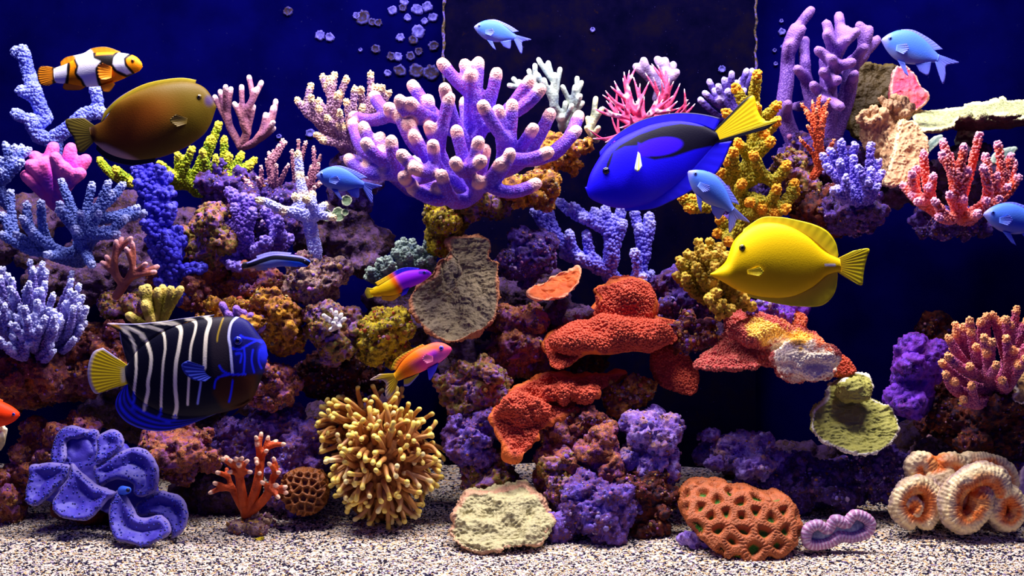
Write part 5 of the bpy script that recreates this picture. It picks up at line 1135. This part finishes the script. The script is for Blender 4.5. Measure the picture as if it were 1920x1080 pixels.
# --- cleaner wrasse
def p_wr(p, part):
    p.c[:] = C('#6878c8')
    p.m(sstep(505, 470, p.x), '#8c8074')
    p.m(sstep(520, 555, p.x), '#1c5cf8')
    p.poly([(455,499),(470,486),(500,472),(545,472),(584,484),(575,488),(545,480),(515,480),(490,489),(470,496)], '#7c78f0', 2)
    p.line([(455,499),(472,496),(492,489),(515,483),(545,485),(566,488),(578,494)], 8, '#03031c', 1.2)
    if part == 'body': p.line([(560, 500), (573, 502)], 3, '#0414c0')
fish('cleaner_wrasse', 'slim blue fish with a black lengthwise stripe', (464, 498), (582, 491), [(464,492),(482,484),(500,477),(520,475),(545,477),(566,481),(577,486),(582,490)], [(464,502),(482,504),(505,503),(525,500),(545,500),(562,501),(576,500),(582,493)],
 7, 0, p_wr, [('tail_fin', [(466,491),(465,497),(466,503)], [(456,491),(453,498),(457,505)]), ('dorsal_fin', [(482,485),(510,476),(545,477)], [(480,480),(510,472),(547,474)]), ('anal_fin', [(480,503),(500,503)], [(480,507),(502,507)])], (572, 490, 2.2, '#04042c', '#000004'), ped=.5)
# --- orange fish entering at the tank side
def p_or(p, part): p.c[:] = C('#ff3c08'); (p.m(.5*p.k, '#ff9020') if part != 'body' else None)
fish('orange_fish', 'vivid orange red fish half outside the tank edge', (-90, 783), (37, 777), [(-90,772),(-60,758),(-30,748),(-5,750),(15,758),(28,766),(37,774)], [(-90,794),(-60,806),(-30,810),(-5,802),(15,796),(28,789),(37,780)],
 18, -100, p_or, [('tail_fin', [(-88,772),(-89,783),(-88,794)], [(-125,760),(-130,783),(-125,806)]), ('dorsal_fin', [(-70,763),(-30,750),(5,754)], [(-72,748),(-30,738),(6,750)]), ('anal_fin', [(-60,804),(-30,808),(-10,803)], [(-62,818),(-35,820),(-10,808)])], (29, 776, 3, '#2030a0', '#02020c'))
# --- five pale blue chromis, one outline carried to each place
CH = dict(top=[(682,340),(668,329),(652,319),(636,313),(618,313),(604,319),(596,325),(593,328)], bot=[(682,352),(668,354),(650,358),(632,358),(616,353),(604,344),(596,335),(593,331)])
CHF = [('dorsal_fin', [(676,336),(655,322),(636,315),(622,314)], [(689,333),(668,321),(640,311),(620,312)]), ('tail_fin', [(680,340),(681,346),(680,352)], [(700,344),(717,349),(698,355),(699,368),(697,381),(686,364)]),
       ('anal_fin', [(650,357),(664,354),(674,352)], [(658,367),(672,371),(674,357)]), ('pelvic_fin', [(622,355),(634,357)], [(636,372),(643,376)], {'sides': (-1, 1), 'out': .3, 'splay': 4}), ('pectoral_fin', [(617,334),(617,342)], [(632,330),(637,338),(630,346)], {'sides': (-1, 1), 't': 1, 'splay': 5, 'rays': 6})]
def chromis(label, nose, tail, Y, depth, seed):
    a0 = np.array([593., 329.5]); b0 = np.array([682., 346.]); e0 = (b0-a0); L0 = np.linalg.norm(e0); e0 /= L0; n0 = np.array([-e0[1], e0[0]])
    a1 = np.array(nose, float); b1 = np.array(tail, float); e1 = b1-a1; L1 = np.linalg.norm(e1); e1 /= L1; n1 = np.array([-e1[1], e1[0]])
    def T(P): return [tuple(a1+((np.array(p)-a0)@e0)*L1/L0*e1+((np.array(p)-a0)@n0)*L1/L0*depth*n1) for p in P]
    ey = T([(604, 327)])[0]; s = L1/L0
    def paint(p, part):
        X = np.stack([p.x, p.y], 1)-a1; q = X@e1/L1; v = X@n1/L1
        if part == 'body':
            p.c[:] = C('#4878e8'); p.m(sstep(.02, .2, v), '#7c8cd0'); p.m(sstep(.16, .02, q), '#8c90e8'); p.m(sstep(.7, 1, q)*.6, '#6078f8')
        else: p.c[:] = C('#6078ec') if part != 'pectoral_fin' else C('#5880ec'); p.m(p.k*.5, '#7c70f0')
    fish('chromis', label, tail, nose, T(CH['top']), T(CH['bot']), 11*s, Y, paint, [(f[0], T(f[1]), T(f[2]))+tuple(f[3:]) for f in CHF], (ey[0], ey[1], 3.1*s, '#5c80f0', '#060830'), nu=110, nv=40, group='pale blue chromis')
chromis('pale blue fish at the lower rim of the big violet club coral', (593, 329.5), (682, 346), -90, 1, 1)
chromis('pale blue fish before the dark overflow box', (889, 51), (966, 70), 120, 1.0, 2)
chromis('pale blue fish with its nose at the tall purple finger coral', (1653, 75), (1757, 109), 100, 1.12, 3)
chromis('pale blue fish over the belly of the blue tang', (1290, 322), (1372, 393), -60, .95, 4)
chromis('pale blue fish half outside the tank edge below the coral red acropora', (1844, 402), (1955, 424), -100, 1, 5)
flush()
for f in LATE: f()

# ---------------------------------------------------------------- where two rocks meet, let them press together instead of passing through
from mathutils.bvhtree import BVHTree
def settle(keep=1.6):
    """points of one solid that lie deep inside another are drawn back to just under its skin; only buried surface moves"""
    bpy.context.view_layer.update()
    tops = [o for o in col.objects if o.parent is None and o.get('category') == 'rock']
    info = []
    for o in tops:
        ms = [m for m in [o]+list(o.children_recursive) if m.type == 'MESH' ]
        if ms: info.append((0, -sum(len(m.data.vertices) for m in ms), o, ms))
    info.sort(key=lambda t: (t[0], t[1])); done = []
    for rk, _, o, ms in info:
        off = np.array(o.location); D_ = keep*U
        solids = [m for m in ms if m.get('kind') != 'stuff']
        for m in ms:
            n = len(m.data.vertices); V = np.empty(n*3, np.float32); m.data.vertices.foreach_get('co', V); V = V.reshape(-1, 3).astype(float)+off; ch = False
            lo, hi = V.min(0), V.max(0)
            for b0, b1, tree in done:
                if (b0 > hi).any() or (b1 < lo).any(): continue
                for i in np.where(((V > b0) & (V < b1)).all(1))[0]:
                    p = Vector(V[i]); c, nn, _, d = tree.find_nearest(p)
                    if c is not None and d > D_ and (p-c).dot(nn) < -.35*d: V[i] = c-nn*D_; ch = True
            if ch: m.data.vertices.foreach_set('co', (V-off).astype(np.float32).ravel()); m.data.update()
        for m in solids:
            n = len(m.data.vertices); V = np.empty(n*3, np.float32); m.data.vertices.foreach_get('co', V); V = V.reshape(-1, 3).astype(float)+off
            done.append((V.min(0), V.max(0), BVHTree.FromPolygons(V.tolist(), [tuple(p.vertices) for p in m.data.polygons])))
settle()
